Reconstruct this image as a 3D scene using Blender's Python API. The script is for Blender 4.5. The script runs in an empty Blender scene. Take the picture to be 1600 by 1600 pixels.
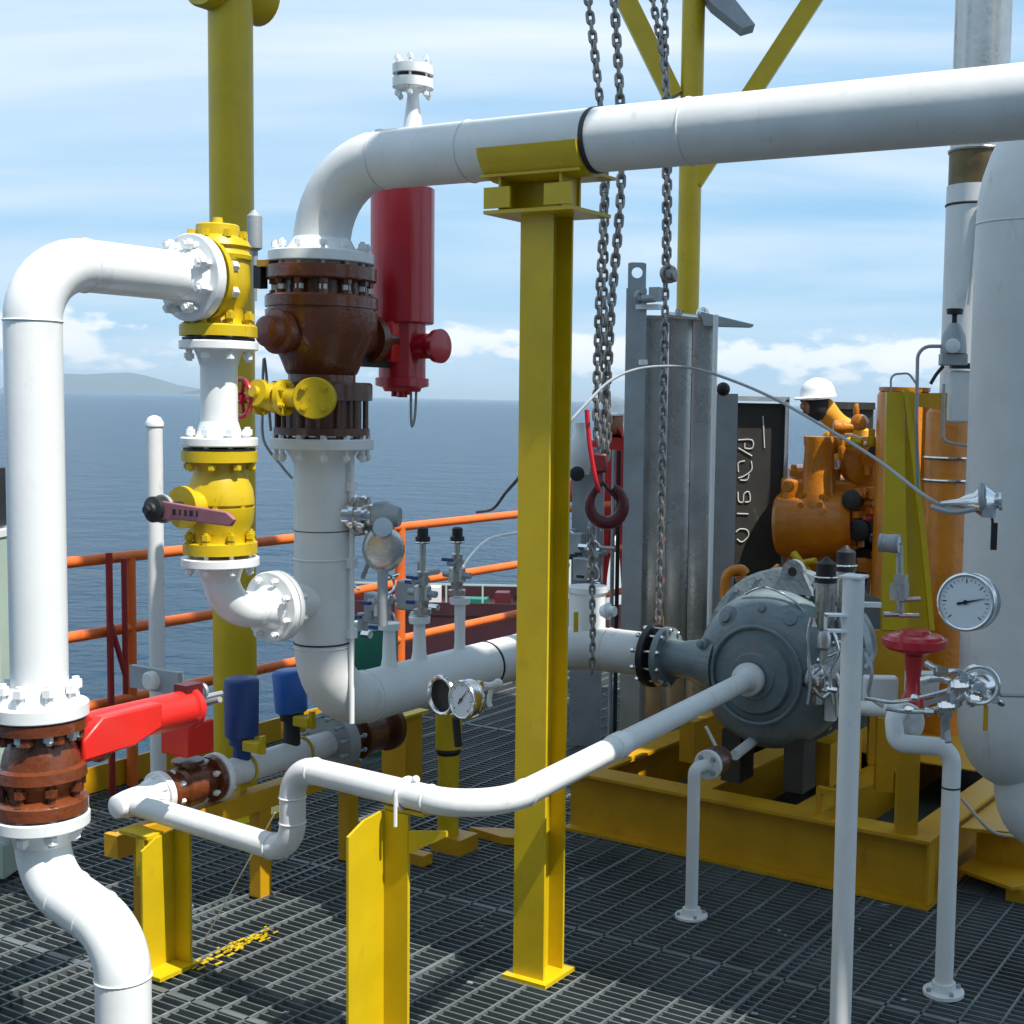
import bpy, bmesh, math, random
from mathutils import Vector, Matrix
random.seed(7)
R = math.radians
S = bpy.context.scene
COL = S.collection

# ------------------------------------------------------------------ camera
FPX, PX0, PY0, H = 2100.0, 1050.0, 800.0, 1.7
PITCH, ROLL = math.atan(171 / FPX), math.atan(0.0196)
Fw = Vector((0, math.cos(PITCH), -math.sin(PITCH)))
R0, U0 = Vector((1, 0, 0)), Vector((0, math.sin(PITCH), math.cos(PITCH)))
Rt = R0 * math.cos(ROLL) + U0 * math.sin(ROLL)
Up = U0 * math.cos(ROLL) - R0 * math.sin(ROLL)
CAM = Vector((0, 0, H))
cd = bpy.data.cameras.new('camera'); cam = bpy.data.objects.new('camera', cd); COL.objects.link(cam)
cd.sensor_width = 36; cd.lens = 36 * FPX / 1600
cd.shift_x = -(PX0 - 800) / 1600
cd.clip_start = 0.05; cd.clip_end = 200000
m = Matrix((Rt, Up, -Fw)).transposed().to_4x4(); m.translation = CAM
cam.matrix_world = m
S.camera = cam

# ------------------------------------------------------------------ light, sky, exposure
SUN_AZ, SUN_EL = R(-37), R(59)
w = bpy.data.worlds.new('World'); S.world = w; w.use_nodes = True
nt = w.node_tree; nt.nodes.clear()
N = nt.nodes.new; L = nt.links.new
out = N('ShaderNodeOutputWorld'); bg = N('ShaderNodeBackground'); bg.inputs[1].default_value = 0.10
sky = N('ShaderNodeTexSky'); sky.sky_type = 'NISHITA'; sky.sun_disc = False
sky.sun_elevation = SUN_EL; sky.sun_rotation = R(90) - SUN_AZ; sky.air_density = 1.0; sky.dust_density = 0.8; sky.ozone_density = 1.6
tc = N('ShaderNodeTexCoord'); sep = N('ShaderNodeSeparateXYZ'); L(tc.outputs['Generated'], sep.inputs[0])
def mth(op, a, b=None, c=None, clamp=False):
    n = N('ShaderNodeMath'); n.operation = op; n.use_clamp = clamp
    for i, v in enumerate((a, b, c)):
        if v is None: continue
        if isinstance(v, (int, float)): n.inputs[i].default_value = v
        else: L(v, n.inputs[i])
    return n.outputs[0]
def ramp(fac, stops):
    n = N('ShaderNodeValToRGB'); L(fac, n.inputs[0]); e = n.color_ramp.elements
    e[0].position, e[0].color = stops[0][0], (*[stops[0][1]] * 3, 1); e[1].position, e[1].color = stops[-1][0], (*[stops[-1][1]] * 3, 1)
    for p, v in stops[1:-1]:
        q = e.new(p); q.color = (v, v, v, 1)
    return n.outputs[0]
zc = mth('MAXIMUM', sep.outputs[2], 0.0)
den = mth('ADD', zc, 0.16)
cx = mth('DIVIDE', sep.outputs[0], den); cy = mth('DIVIDE', sep.outputs[1], den)
comb = N('ShaderNodeCombineXYZ'); L(cx, comb.inputs[0]); L(cy, comb.inputs[1])
mp = N('ShaderNodeMapping'); mp.inputs['Scale'].default_value = (0.55, 1.5, 1); mp.inputs['Rotation'].default_value = (0, 0, R(-12)); L(comb.outputs[0], mp.inputs[0])
n1 = N('ShaderNodeTexNoise'); n1.inputs['Scale'].default_value = 0.8; n1.inputs['Detail'].default_value = 6; n1.inputs['Roughness'].default_value = 0.52; n1.inputs['Distortion'].default_value = 0.5
L(mp.outputs[0], n1.inputs[0])
cirrus = ramp(n1.outputs[0], [(0.36, 0.03), (0.50, 0.5), (0.64, 0.97)])
hi = mth('MULTIPLY_ADD', zc, 2.6, 0.42, clamp=True)          # thin cloud thickens upward
cir = mth('MULTIPLY', cirrus, hi, clamp=True)
# cumulus bank above the horizon
az = mth('ARCTAN2', sep.outputs[0], sep.outputs[1])
cb2 = N('ShaderNodeCombineXYZ'); L(mth('MULTIPLY', az, 9.0), cb2.inputs[0]); L(mth('MULTIPLY', sep.outputs[2], 20.0), cb2.inputs[1]); cb2.inputs[2].default_value = 3.7
n2 = N('ShaderNodeTexNoise'); n2.inputs['Scale'].default_value = 1.5; n2.inputs['Detail'].default_value = 9; n2.inputs['Roughness'].default_value = 0.56; L(cb2.outputs[0], n2.inputs[0])
hgt = ramp(sep.outputs[2], [(0.0, 0.0), (0.014, 0.8), (0.035, 1.0), (0.06, 0.72), (0.10, 0.0)])
cum = mth('MULTIPLY', ramp(mth('MULTIPLY', n2.outputs[0], hgt), [(0.41, 0.0), (0.47, 0.85), (0.6, 1.0), (1.0, 1.0)]), 0.95)
hz = ramp(sep.outputs[2], [(0.0, 0.8), (0.04, 0.45), (0.11, 0.1), (0.4, 0.0)])
def mix(fac, a, col):
    n = N('ShaderNodeMixRGB'); L(fac, n.inputs[0]); L(a, n.inputs[1]); n.inputs[2].default_value = (*col, 1); return n.outputs[0]
base = N('ShaderNodeMixRGB'); base.inputs[0].default_value = 0.8; L(sky.outputs[0], base.inputs[1]); base.inputs[2].default_value = (2.05, 4.35, 6.7, 1)
c = mix(hz, base.outputs[0], (3.5, 5.2, 6.8))
c = mix(cir, c, (6.2, 6.9, 7.5))
c = mix(cum, c, (7.9, 8.0, 8.2))
L(c, bg.inputs[0]); L(bg.outputs[0], out.inputs[0])
sd = bpy.data.lights.new('sun', 'SUN'); sd.energy = 4.4; sd.angle = R(0.53); sd.color = (1, 0.96, 0.89)
sun = bpy.data.objects.new('sun', sd); COL.objects.link(sun)
SD = Vector((math.cos(SUN_EL) * math.cos(SUN_AZ), math.cos(SUN_EL) * math.sin(SUN_AZ), math.sin(SUN_EL)))
sun.rotation_euler = SD.to_track_quat('Z', 'Y').to_euler(); sun.location = SD * 30
S.view_settings.view_transform = 'Standard'; S.view_settings.look = 'None'; S.view_settings.gamma = 1; S.view_settings.exposure = 0.55

# ------------------------------------------------------------------ projection helpers (where a thing stands in the world)
A = R(29)
U = Vector((math.cos(A), -math.sin(A), 0)); V = Vector((math.sin(A), math.cos(A), 0)); Z = Vector((0, 0, 1)); X = Vector((1, 0, 0))
def ray(px, py): return Fw + Rt * ((px - PX0) / FPX) - Up * ((py - PY0) / FPX)
def at(px, py, Y):
    r = ray(px, py); return CAM + r * (Y / r.y)
def fl(px, py, z=0.0):
    r = ray(px, py); return CAM + r * ((z - H) / r.z)
def proj(P):
    d = P - CAM; f = d.dot(Fw); return PX0 + FPX * d.dot(Rt) / f, PY0 - FPX * d.dot(Up) / f
def zpy(P, py):
    z = P.z
    for _ in range(8):
        q = Vector((P.x, P.y, z)); y = proj(q)[1]; z -= (py - y) * P.y / FPX
    return z
def on(P, d, px):
    t = 0.0
    for _ in range(30):
        a = proj(P + d * t)[0]; b = proj(P + d * (t + 0.001))[0]
        t += (px - a) / ((b - a) / 0.001)
    return P + d * t
def uv(u, v, z=0.0): return U * u + V * v + Z * z
def rp(wpx, Y): return wpx * Y / FPX

# ------------------------------------------------------------------ materials
def mat(name, col, rough=0.45, metal=0.0, var=0.10, bump=0.02, scale=6.0, coat=0.0, stain=None, stain_amt=0.0, spec=0.5):
    m = bpy.data.materials.new(name); m.use_nodes = True
    t = m.node_tree; b = t.nodes['Principled BSDF']; n = t.nodes.new; l = t.links.new
    tcn = n('ShaderNodeTexCoord')
    no = n('ShaderNodeTexNoise'); no.inputs['Scale'].default_value = scale; no.inputs['Detail'].default_value = 7; no.inputs['Roughness'].default_value = 0.6
    l(tcn.outputs['Object'], no.inputs[0])
    cr = n('ShaderNodeValToRGB'); l(no.outputs[0], cr.inputs[0]); e = cr.color_ramp.elements
    e[0].position = 0.3; e[1].position = 0.7
    e[0].color = (*[x * (1 - var) for x in col], 1); e[1].color = (*[min(x * (1 + var), 0.95) for x in col], 1)
    src = cr.outputs[0]
    if stain:
        n2 = n('ShaderNodeTexNoise'); n2.inputs['Scale'].default_value = scale * 2.3; n2.inputs['Detail'].default_value = 10; n2.inputs['Roughness'].default_value = 0.68
        mpp = n('ShaderNodeMapping'); mpp.inputs['Scale'].default_value = (1, 1, 0.45); l(tcn.outputs['Object'], mpp.inputs[0]); l(mpp.outputs[0], n2.inputs[0])
        r2 = n('ShaderNodeValToRGB'); l(n2.outputs[0], r2.inputs[0]); r2.color_ramp.elements[0].position = 0.60; r2.color_ramp.elements[1].position = 0.74
        r2.color_ramp.elements[1].color = (stain_amt,) * 3 + (1,)
        mx = n('ShaderNodeMixRGB'); l(r2.outputs[0], mx.inputs[0]); l(src, mx.inputs[1]); mx.inputs[2].default_value = (*stain, 1); src = mx.outputs[0]
    l(src, b.inputs['Base Color'])
    rr = n('ShaderNodeMapRange'); l(no.outputs[0], rr.inputs[0]); rr.inputs[3].default_value = max(rough - 0.1, 0.03); rr.inputs[4].default_value = min(rough + 0.12, 1); l(rr.outputs[0], b.inputs['Roughness'])
    b.inputs['Metallic'].default_value = metal; b.inputs['Coat Weight'].default_value = coat; b.inputs['Specular IOR Level'].default_value = spec
    if bump:
        bn = n('ShaderNodeTexNoise'); bn.inputs['Scale'].default_value = scale * 9; bn.inputs['Detail'].default_value = 5; l(tcn.outputs['Object'], bn.inputs[0])
        bp = n('ShaderNodeBump'); bp.inputs['Strength'].default_value = 0.35; bp.inputs['Distance'].default_value = bump * 0.1; l(bn.outputs[0], bp.inputs['Height']); l(bp.outputs[0], b.inputs['Normal'])
    return m
rust = (0.22, 0.09, 0.03)
WHITE = mat('white_paint', (0.80, 0.82, 0.82), 0.35, var=0.03, bump=0.012, coat=0.2, stain=(0.46, 0.42, 0.36), stain_amt=0.30)
WHITE2 = mat('weathered_white_paint', (0.72, 0.73, 0.72), 0.42, var=0.06, bump=0.015, stain=(0.36, 0.30, 0.22), stain_amt=0.5)
YEL = mat('yellow_paint', (0.60, 0.42, 0.004), 0.42, var=0.10, bump=0.012, coat=0.1, stain=(0.30, 0.17, 0.015), stain_amt=0.6)
YEL2 = mat('ochre_yellow_paint', (0.56, 0.29, 0.004), 0.45, var=0.12, bump=0.02, stain=(0.34, 0.13, 0.015), stain_amt=0.6)
BROWN = mat('primer_brown_paint', (0.15, 0.036, 0.009), 0.33, var=0.3, bump=0.10, coat=0.4)
DBROWN = mat('dark_primer_brown_paint', (0.09, 0.03, 0.013), 0.35, var=0.25, bump=0.03, coat=0.3)
RED = mat('red_paint', (0.52, 0.010, 0.022), 0.32, var=0.08, bump=0.006, coat=0.35)
RED2 = mat('bright_red_paint', (0.74, 0.022, 0.015), 0.4, var=0.06, bump=0.006, coat=0.2)
MAROON = mat('maroon_paint', (0.10, 0.012, 0.018), 0.4, var=0.2)
PINK = mat('faded_pink_paint', (0.33, 0.12, 0.15), 0.5, var=0.15)
ORANGE = mat('orange_engine_paint', (0.62, 0.20, 0.005), 0.36, var=0.25, bump=0.08, coat=0.25, stain=(0.12, 0.04, 0.01), stain_amt=0.75)
RAILO = mat('orange_rail_paint', (0.74, 0.15, 0.025), 0.42, var=0.15, stain=(0.30, 0.03, 0.02), stain_amt=0.8)  # dark red patches in the colour stand for shaded stretches
RAILR = mat('dark_red_rail_paint', (0.30, 0.02, 0.02), 0.5, var=0.2)
PUMPG = mat('blue_grey_enamel', (0.17, 0.215, 0.235), 0.36, var=0.16, bump=0.10, coat=0.3, stain=(0.30, 0.30, 0.29), stain_amt=0.25)
GALV = mat('galvanised_steel', (0.36, 0.39, 0.41), 0.5, 0.35, var=0.14, scale=9)
STEEL = mat('stainless_sheet', (0.50, 0.49, 0.47), 0.27, 0.85, var=0.15, bump=0.03, stain=(0.2, 0.17, 0.15), stain_amt=0.5)
CHROME = mat('polished_steel', (0.72, 0.72, 0.72), 0.17, 1.0, var=0.08, bump=0)
CHAINM = mat('chain_steel', (0.30, 0.28, 0.26), 0.36, 0.8, var=0.3, bump=0)
BLACK = mat('black_rubber', (0.015, 0.016, 0.018), 0.5, var=0.3)
BLUE = mat('blue_plastic', (0.012, 0.11, 0.42), 0.38, var=0.06)
DBLUE = mat('navy_plastic', (0.014, 0.05, 0.21), 0.42, var=0.06)
GREEN = mat('green_paint', (0.01, 0.16, 0.11), 0.4, var=0.15)
PALEG = mat('pale_green_enamel', (0.42, 0.52, 0.44), 0.5, var=0.05)
DARK = mat('soot_and_shade_dark', (0.035, 0.033, 0.028), 0.6, var=0.35, stain=(0.20, 0.20, 0.15), stain_amt=0.8, scale=3)
GRATE = mat('dark_grating_steel', (0.14, 0.162, 0.165), 0.5, 0.25, var=0.35, scale=2.5, stain=(0.26, 0.27, 0.27), stain_amt=0.5)
ROD = mat('worn_grating_rod', (0.15, 0.17, 0.17), 0.5, 0.2, var=0.5, scale=2.2, stain=(0.50, 0.50, 0.47), stain_amt=0.45)
UNDER = mat('under_deck_shade_dark', (0.055, 0.068, 0.07), 0.7, var=0.5, scale=3)  # dark tone stands for shade under the deck and around the pump
DIAL = mat('gauge_dial_white', (0.72, 0.78, 0.82), 0.5, var=0.02, bump=0)
INK = mat('black_ink', (0.01, 0.01, 0.012), 0.6, var=0.1, bump=0)
CHALK = mat('chalk_marks', (0.62, 0.62, 0.58), 0.9, var=0.2, bump=0)
COVER = mat('orange_coverall_cloth', (0.72, 0.33, 0.02), 0.85, var=0.12, bump=0.05)
REDCL = mat('red_coverall_cloth', (0.42, 0.02, 0.02), 0.85, var=0.12, bump=0.05)
HOOD = mat('dark_hood_cloth', (0.02, 0.02, 0.025), 0.9, var=0.2)
SKIN = mat('skin', (0.30, 0.15, 0.09), 0.5, var=0.06, bump=0)
HULL = mat('dark_red_hull', (0.045, 0.008, 0.010), 0.5, var=0.2, scale=0.4)
COPPER = mat('bronze_band', (0.17, 0.12, 0.06), 0.42, 0.7, var=0.4)
ROPE = mat('rope_fibre', (0.5, 0.46, 0.38), 0.9, var=0.2)

# ------------------------------------------------------------------ mesh builder
ORG = {}
def axes(d):
    d = d.normalized(); a = Z if abs(d.z) < 0.92 else U
    x = a.cross(d).normalized(); y = d.cross(x); return x, y, d
class MB:
    def __init__(s): s.v = []; s.f = []
    def ring(s, c, x, y, r, n, ry=None, ph=0.0):
        i = len(s.v); ry = r if ry is None else ry
        for k in range(n):
            t = 2 * math.pi * k / n + ph; s.v.append(c + x * (r * math.cos(t)) + y * (ry * math.sin(t)))
        return i
    def bridge(s, a, b, n):
        for k in range(n): s.f.append((a + k, a + (k + 1) % n, b + (k + 1) % n, b + k))
    def cap(s, a, n, flip=False):
        f = tuple(range(a, a + n)); s.f.append(f[::-1] if flip else f)
    def lathe(s, o, d, prof, n=28, ph=0.0, squash=1.0):      # prof: (distance along d, radius)
        x, y, d = axes(d); prev = None; first = None
        for (h, r) in prof:
            i = s.ring(o + d * h, x, y, max(r, 1e-4), n, max(r, 1e-4) * squash, ph)
            if prev is not None: s.bridge(prev, i, n)
            else: first = i
            prev = i
        s.cap(first, n, True); s.cap(prev, n); return s
    def cyl(s, a, b, r, r2=None, n=20, ph=0.0):
        d = b - a; return s.lathe(a, d, [(0, r), (d.length, r if r2 is None else r2)], n, ph)
    def box(s, c, sx, sy, sz, x=None, y=None, z=None):
        x = x or U; y = y or V; z = z or Z; i = len(s.v)
        for a in (-1, 1):
            for b in (-1, 1):
                for e in (-1, 1): s.v.append(c + x * (a * sx / 2) + y * (b * sy / 2) + z * (e * sz / 2))
        for f in ((0, 1, 3, 2), (4, 6, 7, 5), (0, 4, 5, 1), (2, 3, 7, 6), (0, 2, 6, 4), (1, 5, 7, 3)): s.f.append(tuple(i + k for k in f))
        return s
    def prism(s, pts, d):
        i = len(s.v); n = len(pts); s.v += list(pts); s.v += [p + d for p in pts]
        s.cap(i, n, True); s.cap(i + n, n); s.bridge(i, i + n, n); return s
    def sweep(s, path, r, n=18, caps=True, radii=None):
        T = []
        for k in range(len(path)):
            a = path[max(k - 1, 0)]; b = path[min(k + 1, len(path) - 1)]; T.append((b - a).normalized())
        x, y, _ = axes(T[0]); prev = None; first = None
        for k, p in enumerate(path):
            x = (x - T[k] * x.dot(T[k])).normalized(); y = T[k].cross(x)
            i = s.ring(p, x, y, radii[k] if radii else r, n)
            if prev is not None: s.bridge(prev, i, n)
            else: first = i
            prev = i
        if caps: s.cap(first, n, True); s.cap(prev, n)
        return s
    def torus(s, c, d, R1, r, n=32, m=8):
        x, y, d = axes(d); st = len(s.v)
        for k in range(n):
            t = 2 * math.pi * k / n; q = x * math.cos(t) + y * math.sin(t)
            for j in range(m):
                p = 2 * math.pi * j / m; s.v.append(c + q * (R1 + r * math.cos(p)) + d * (r * math.sin(p)))
        for k in range(n):
            for j in range(m):
                s.f.append((st + k * m + j, st + ((k + 1) % n) * m + j, st + ((k + 1) % n) * m + (j + 1) % m, st + k * m + (j + 1) % m))
        return s
    def ball(s, c, r, n=16, sq=(1, 1, 1)):
        st = len(s.v); h = n // 2
        s.v.append(c + Vector((0, 0, -r * sq[2])))
        for i in range(1, h):
            t = -math.pi / 2 + math.pi * i / h
            for k in range(n):
                q = 2 * math.pi * k / n; s.v.append(c + Vector((r * sq[0] * math.cos(t) * math.cos(q), r * sq[1] * math.cos(t) * math.sin(q), r * sq[2] * math.sin(t))))
        s.v.append(c + Vector((0, 0, r * sq[2]))); e = len(s.v) - 1
        for k in range(n): s.f.append((st, st + 1 + (k + 1) % n, st + 1 + k)); s.f.append((e, e - n + k, e - n + (k + 1) % n))
        for i in range(h - 2):
            a = st + 1 + i * n; s.bridge(a, a + n, n)
        return s
    def build(s, name, m, parent=None, smooth=True, bevel=0.0):
        if parent is None:
            o0 = sum(s.v, Vector()) / len(s.v); o0.z = min(p.z for p in s.v)
        else: o0 = ORG[parent.name]
        me = bpy.data.meshes.new(name); me.from_pydata([tuple(p - o0) for p in s.v], [], s.f); me.update()
        bm = bmesh.new(); bm.from_mesh(me); bmesh.ops.recalc_face_normals(bm, faces=bm.faces); bm.to_mesh(me); bm.free()
        if smooth:
            for p in me.polygons: p.use_smooth = True
            me.set_sharp_from_angle(angle=R(38))
        me.materials.append(m)
        o = bpy.data.objects.new(name, me); COL.objects.link(o)
        if parent is not None: o.parent = parent
        else: o.location = o0
        ORG[o.name] = o0.copy()
        if bevel:
            b = o.modifiers.new('bevel', 'BEVEL'); b.width = bevel; b.segments = 2; b.limit_method = 'ANGLE'; b.angle_limit = R(40)
        return o
def tag(o, label, cat, group=None):
    o['label'] = label; o['category'] = cat
    if group: o['group'] = group
    return o
def thing(name, loc, label, cat, group=None):
    o = bpy.data.objects.new(name, None); COL.objects.link(o); o.location = loc; o.empty_display_size = 0.05
    ORG[o.name] = Vector(loc); return tag(o, label, cat, group)
def struct(o, kind='structure'): o['kind'] = kind; return o

def fillet(pts, rad, seg=9):
    out = [pts[0]]
    for i in range(1, len(pts) - 1):
        p, a, b = pts[i], pts[i - 1], pts[i + 1]; r = rad[i - 1] if isinstance(rad, (list, tuple)) else rad
        d1 = (a - p).normalized(); d2 = (b - p).normalized(); ang = d1.angle(d2)
        if ang > 3.1: out.append(p); continue
        t = min(r / math.tan(ang / 2), (a - p).length * 0.98, (b - p).length * 0.98); r = t * math.tan(ang / 2)
        c = p + (d1 + d2).normalized() * (r / math.sin(ang / 2))
        s0 = p + d1 * t - c; s1 = p + d2 * t - c; th = s0.angle(s1); ax = s0.cross(s1).normalized()
        for k in range(seg + 1): out.append(c + Matrix.Rotation(th * k / seg, 3, ax) @ s0)
    out.append(pts[-1]); return out
def spline(pts, seg=8):
    P = [pts[0]] + list(pts) + [pts[-1]]; o = []
    for i in range(1, len(P) - 2):
        a, b, c, d = P[i - 1], P[i], P[i + 1], P[i + 2]
        for k in range(seg):
            t = k / seg; o.append(0.5 * ((2 * b) + (c - a) * t + (2 * a - 5 * b + 4 * c - d) * t * t + (3 * b - a - 3 * c + d) * t ** 3))
    o.append(pts[-1]); return o
def pipe(parent, pts, r, rad, m, name='pipe', n=32, welds=True, seg=10):
    path = fillet(pts, rad, seg); b = MB().sweep(path, r, n)
    if welds and r > 0.03:                                   # raised weld beads where the bends meet the straights
        k = 0
        for i in range(1, len(pts) - 1):
            for j in (1 + k, 1 + k + seg):
                if 0 < j < len(path) - 1:
                    d = (path[j + 1] - path[j - 1]).normalized(); b.torus(path[j], d, r + 0.0004, 0.0026, n, 6)
            k += seg + 1
    return b.build(name, m, parent)

BOLT = {}
def bolt_mesh(L_, r, m):
    key = (round(L_, 4), round(r, 4), m.name)
    if key not in BOLT:
        b = MB(); b.cyl(Z * (-L_ / 2), Z * (L_ / 2), r * 0.55, n=8)
        b.cyl(Z * (-L_ / 2 + r * 0.5), Z * (-L_ / 2 + r * 1.7), r, n=6); b.cyl(Z * (L_ / 2 - r * 1.7), Z * (L_ / 2 - r * 0.5), r, n=6)
        o = b.build('bolt', m); BOLT[key] = o.data
        # geometry origin is base centre: move back to the middle
        for v_ in o.data.vertices: v_.co.z -= L_ / 2
        bpy.data.objects.remove(o)
    return BOLT[key]
def bolts(flange, c, d, rad, n, L_, r, m, ph=0.0):
    x, y, d = axes(d); me = bolt_mesh(L_, r, m); q = d.to_track_quat('Z', 'Y')
    for k in range(n):
        t = 2 * math.pi * (k + 0.5) / n + ph
        o = bpy.data.objects.new('bolt', me); COL.objects.link(o); o.parent = flange
        o.location = c + x * (rad * math.cos(t)) + y * (rad * math.sin(t)) - ORG[flange.name]
        o.rotation_euler = q.to_euler()
def flange(parent, c, d, r, th, m, n=8, hub=None, bolt_len=None, bm_=None, br=0.013, gasket=False, hubdir=1, off=0.0):
    """disc centred at c, axis d; hub (radius) tapers on the hubdir side; bolts centred off*d"""
    d = d.normalized(); e = min(0.003, th * 0.15)
    prof = [(-th / 2, r - e), (-th / 2 + e, r), (th / 2 - e, r), (th / 2, r - e)]
    b = MB().lathe(c, d, prof, 40)
    if hub: b.lathe(c, d * hubdir, [(th / 2 - 0.001, hub * 1.32), (th / 2 + 0.02, hub * 1.16), (th / 2 + 0.045, hub + 0.001)], 32)
    f = b.build('flange', m, parent)
    if n and bolt_len: bolts(f, c + d * off, d, r - br * 1.75, n, bolt_len, br, bm_ or m)
    return f
def gasket(parent, c, d, r, th=0.006):
    return MB().lathe(c, d, [(-th / 2, r), (th / 2, r)], 32).build('gasket', BLACK, parent)
def prof_px(P, rows):          # rows (pixel y, half width px) -> lathe profile along +Z starting at P.z=0
    return [(zpy(P, y), rp(w_, P.y)) for y, w_ in rows]
def zlathe(P, rows, n=40):
    pr = sorted(prof_px(P, rows), key=lambda q: q[0]); return MB().lathe(Vector((P.x, P.y, 0)), Z, pr, n)
def P3(P, py): return Vector((P.x, P.y, zpy(P, py)))
def hexbolt_row(T, m, c, d, R1, n, r, h):
    x, y, d = axes(d)
    for k in range(n):
        t = 2 * math.pi * (k + .5) / n; p = c + x * (R1 * math.cos(t)) + y * (R1 * math.sin(t)); MB().cyl(p, p + d * h, r, n=6).build('bolt', m, T)

# ================================================================== SETTING
EDGE = -4.86; HAZE = 4.0e-5
b = MB(); b.v = [Vector((-69000, -1500, -20)), Vector((69000, -1500, -20)), Vector((69000, 89000, -20)), Vector((-69000, 89000, -20))]; b.f = [(0, 1, 2, 3)]
sm = bpy.data.materials.new('sea_water'); sm.use_nodes = True
t = sm.node_tree; bs = t.nodes['Principled BSDF']; tcn = t.nodes.new('ShaderNodeTexCoord')
bs.inputs['Base Color'].default_value = (0.016, 0.065, 0.125, 1); bs.inputs['Roughness'].default_value = 0.22; bs.inputs['IOR'].default_value = 1.33; bs.inputs['Specular IOR Level'].default_value = 0.42
hs = []
for sc, st, an in ((0.10, 1.0, 20), (0.38, 0.45, -15), (0.025, 1.3, 8)):
    mpn = t.nodes.new('ShaderNodeMapping'); mpn.inputs['Scale'].default_value = (1, 1.15, 1); mpn.inputs['Rotation'].default_value = (0, 0, R(an)); t.links.new(tcn.outputs['Object'], mpn.inputs[0])
    nn = t.nodes.new('ShaderNodeTexNoise'); nn.inputs['Scale'].default_value = sc; nn.inputs['Detail'].default_value = 7; nn.inputs['Roughness'].default_value = 0.6; t.links.new(mpn.outputs[0], nn.inputs[0])
    ml = t.nodes.new('ShaderNodeMath'); ml.operation = 'MULTIPLY'; ml.inputs[1].default_value = st; t.links.new(nn.outputs[0], ml.inputs[0]); hs.append(ml.outputs[0])
ad = t.nodes.new('ShaderNodeMath'); ad.operation = 'ADD'; t.links.new(hs[0], ad.inputs[0]); t.links.new(hs[1], ad.inputs[1])
ad2 = t.nodes.new('ShaderNodeMath'); ad2.operation = 'ADD'; t.links.new(ad.outputs[0], ad2.inputs[0]); t.links.new(hs[2], ad2.inputs[1])
bp = t.nodes.new('ShaderNodeBump'); bp.inputs['Strength'].default_value = 1.0; bp.inputs['Distance'].default_value = 9.0; t.links.new(ad2.outputs[0], bp.inputs['Height']); t.links.new(bp.outputs[0], bs.inputs['Normal'])
struct(b.build('sea', sm, smooth=False))

# distant island
b = MB(); Yi = 25000; pr_ = [(60, 585), (95, 583), (120, 584), (150, 585), (185, 583), (215, 582), (240, 586), (262, 592), (285, 600), (330, 608)]
top = [at(px - 15, py, Yi) for px, py in pr_]; bot = [Vector((p.x, p.y - 1200, -20.5)) for p in top]; bk = [Vector((p.x, p.y + 2000, -20.5)) for p in top]
b.v = bot + top + bk; n_ = len(top)
for k in range(n_ - 1):
    b.f.append((k, k + 1, n_ + k + 1, n_ + k)); b.f.append((n_ + k, n_ + k + 1, 2 * n_ + k + 1, 2 * n_ + k))
struct(b.build('hills', mat('island_forest', (0.03, 0.05, 0.05), 0.9, bump=0, scale=0.001)))

# grating deck: bearing bars along U, bright cross rods along V
b = MB(); pitch = 0.031; v_ = 1.2
while v_ < 10.4:
    b.box(uv((EDGE + 5.2) / 2, v_, -0.016), 5.2 - EDGE, 0.005, 0.032); v_ += pitch
struct(b.build('deck', GRATE, smooth=False))
b = MB(); u_ = EDGE + 0.05
while u_ < 5.2:
    b.box(uv(u_, 5.8, -0.0035), 0.007, 9.2, 0.011); u_ += 0.105
struct(b.build('deck_cross_rods', ROD, smooth=False))
b = MB()
for v_ in (1.55, 2.55, 3.55, 4.55, 5.55, 6.55, 7.55): b.box(uv(.17, v_, -.0145), 10.0, .018, .033)
for u_ in (-4.3, -3.4, -2.5, -1.6, -.7, .2): b.box(uv(u_, 5.8, -.0135), .014, 9.1, .034)
struct(b.build('deck_panel_edges', GRATE, smooth=False))
b = MB(); b.box(uv(0.2, 5.8, -0.36), 10.1, 9.2, 0.02)  # dark sheet stands in for the shaded depth below the grating
struct(b.build('under_deck_dark_sheet', UNDER, smooth=False))
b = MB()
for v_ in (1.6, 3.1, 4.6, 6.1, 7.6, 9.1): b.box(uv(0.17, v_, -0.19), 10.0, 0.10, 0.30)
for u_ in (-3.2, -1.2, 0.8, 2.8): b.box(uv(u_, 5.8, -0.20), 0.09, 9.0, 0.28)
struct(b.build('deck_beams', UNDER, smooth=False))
b = MB(); b.box(uv(EDGE - 0.03, 5.8, -0.06), 0.05, 9.3, 0.30)
struct(b.build('deck_edge_beam', YEL2, smooth=False))

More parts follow.
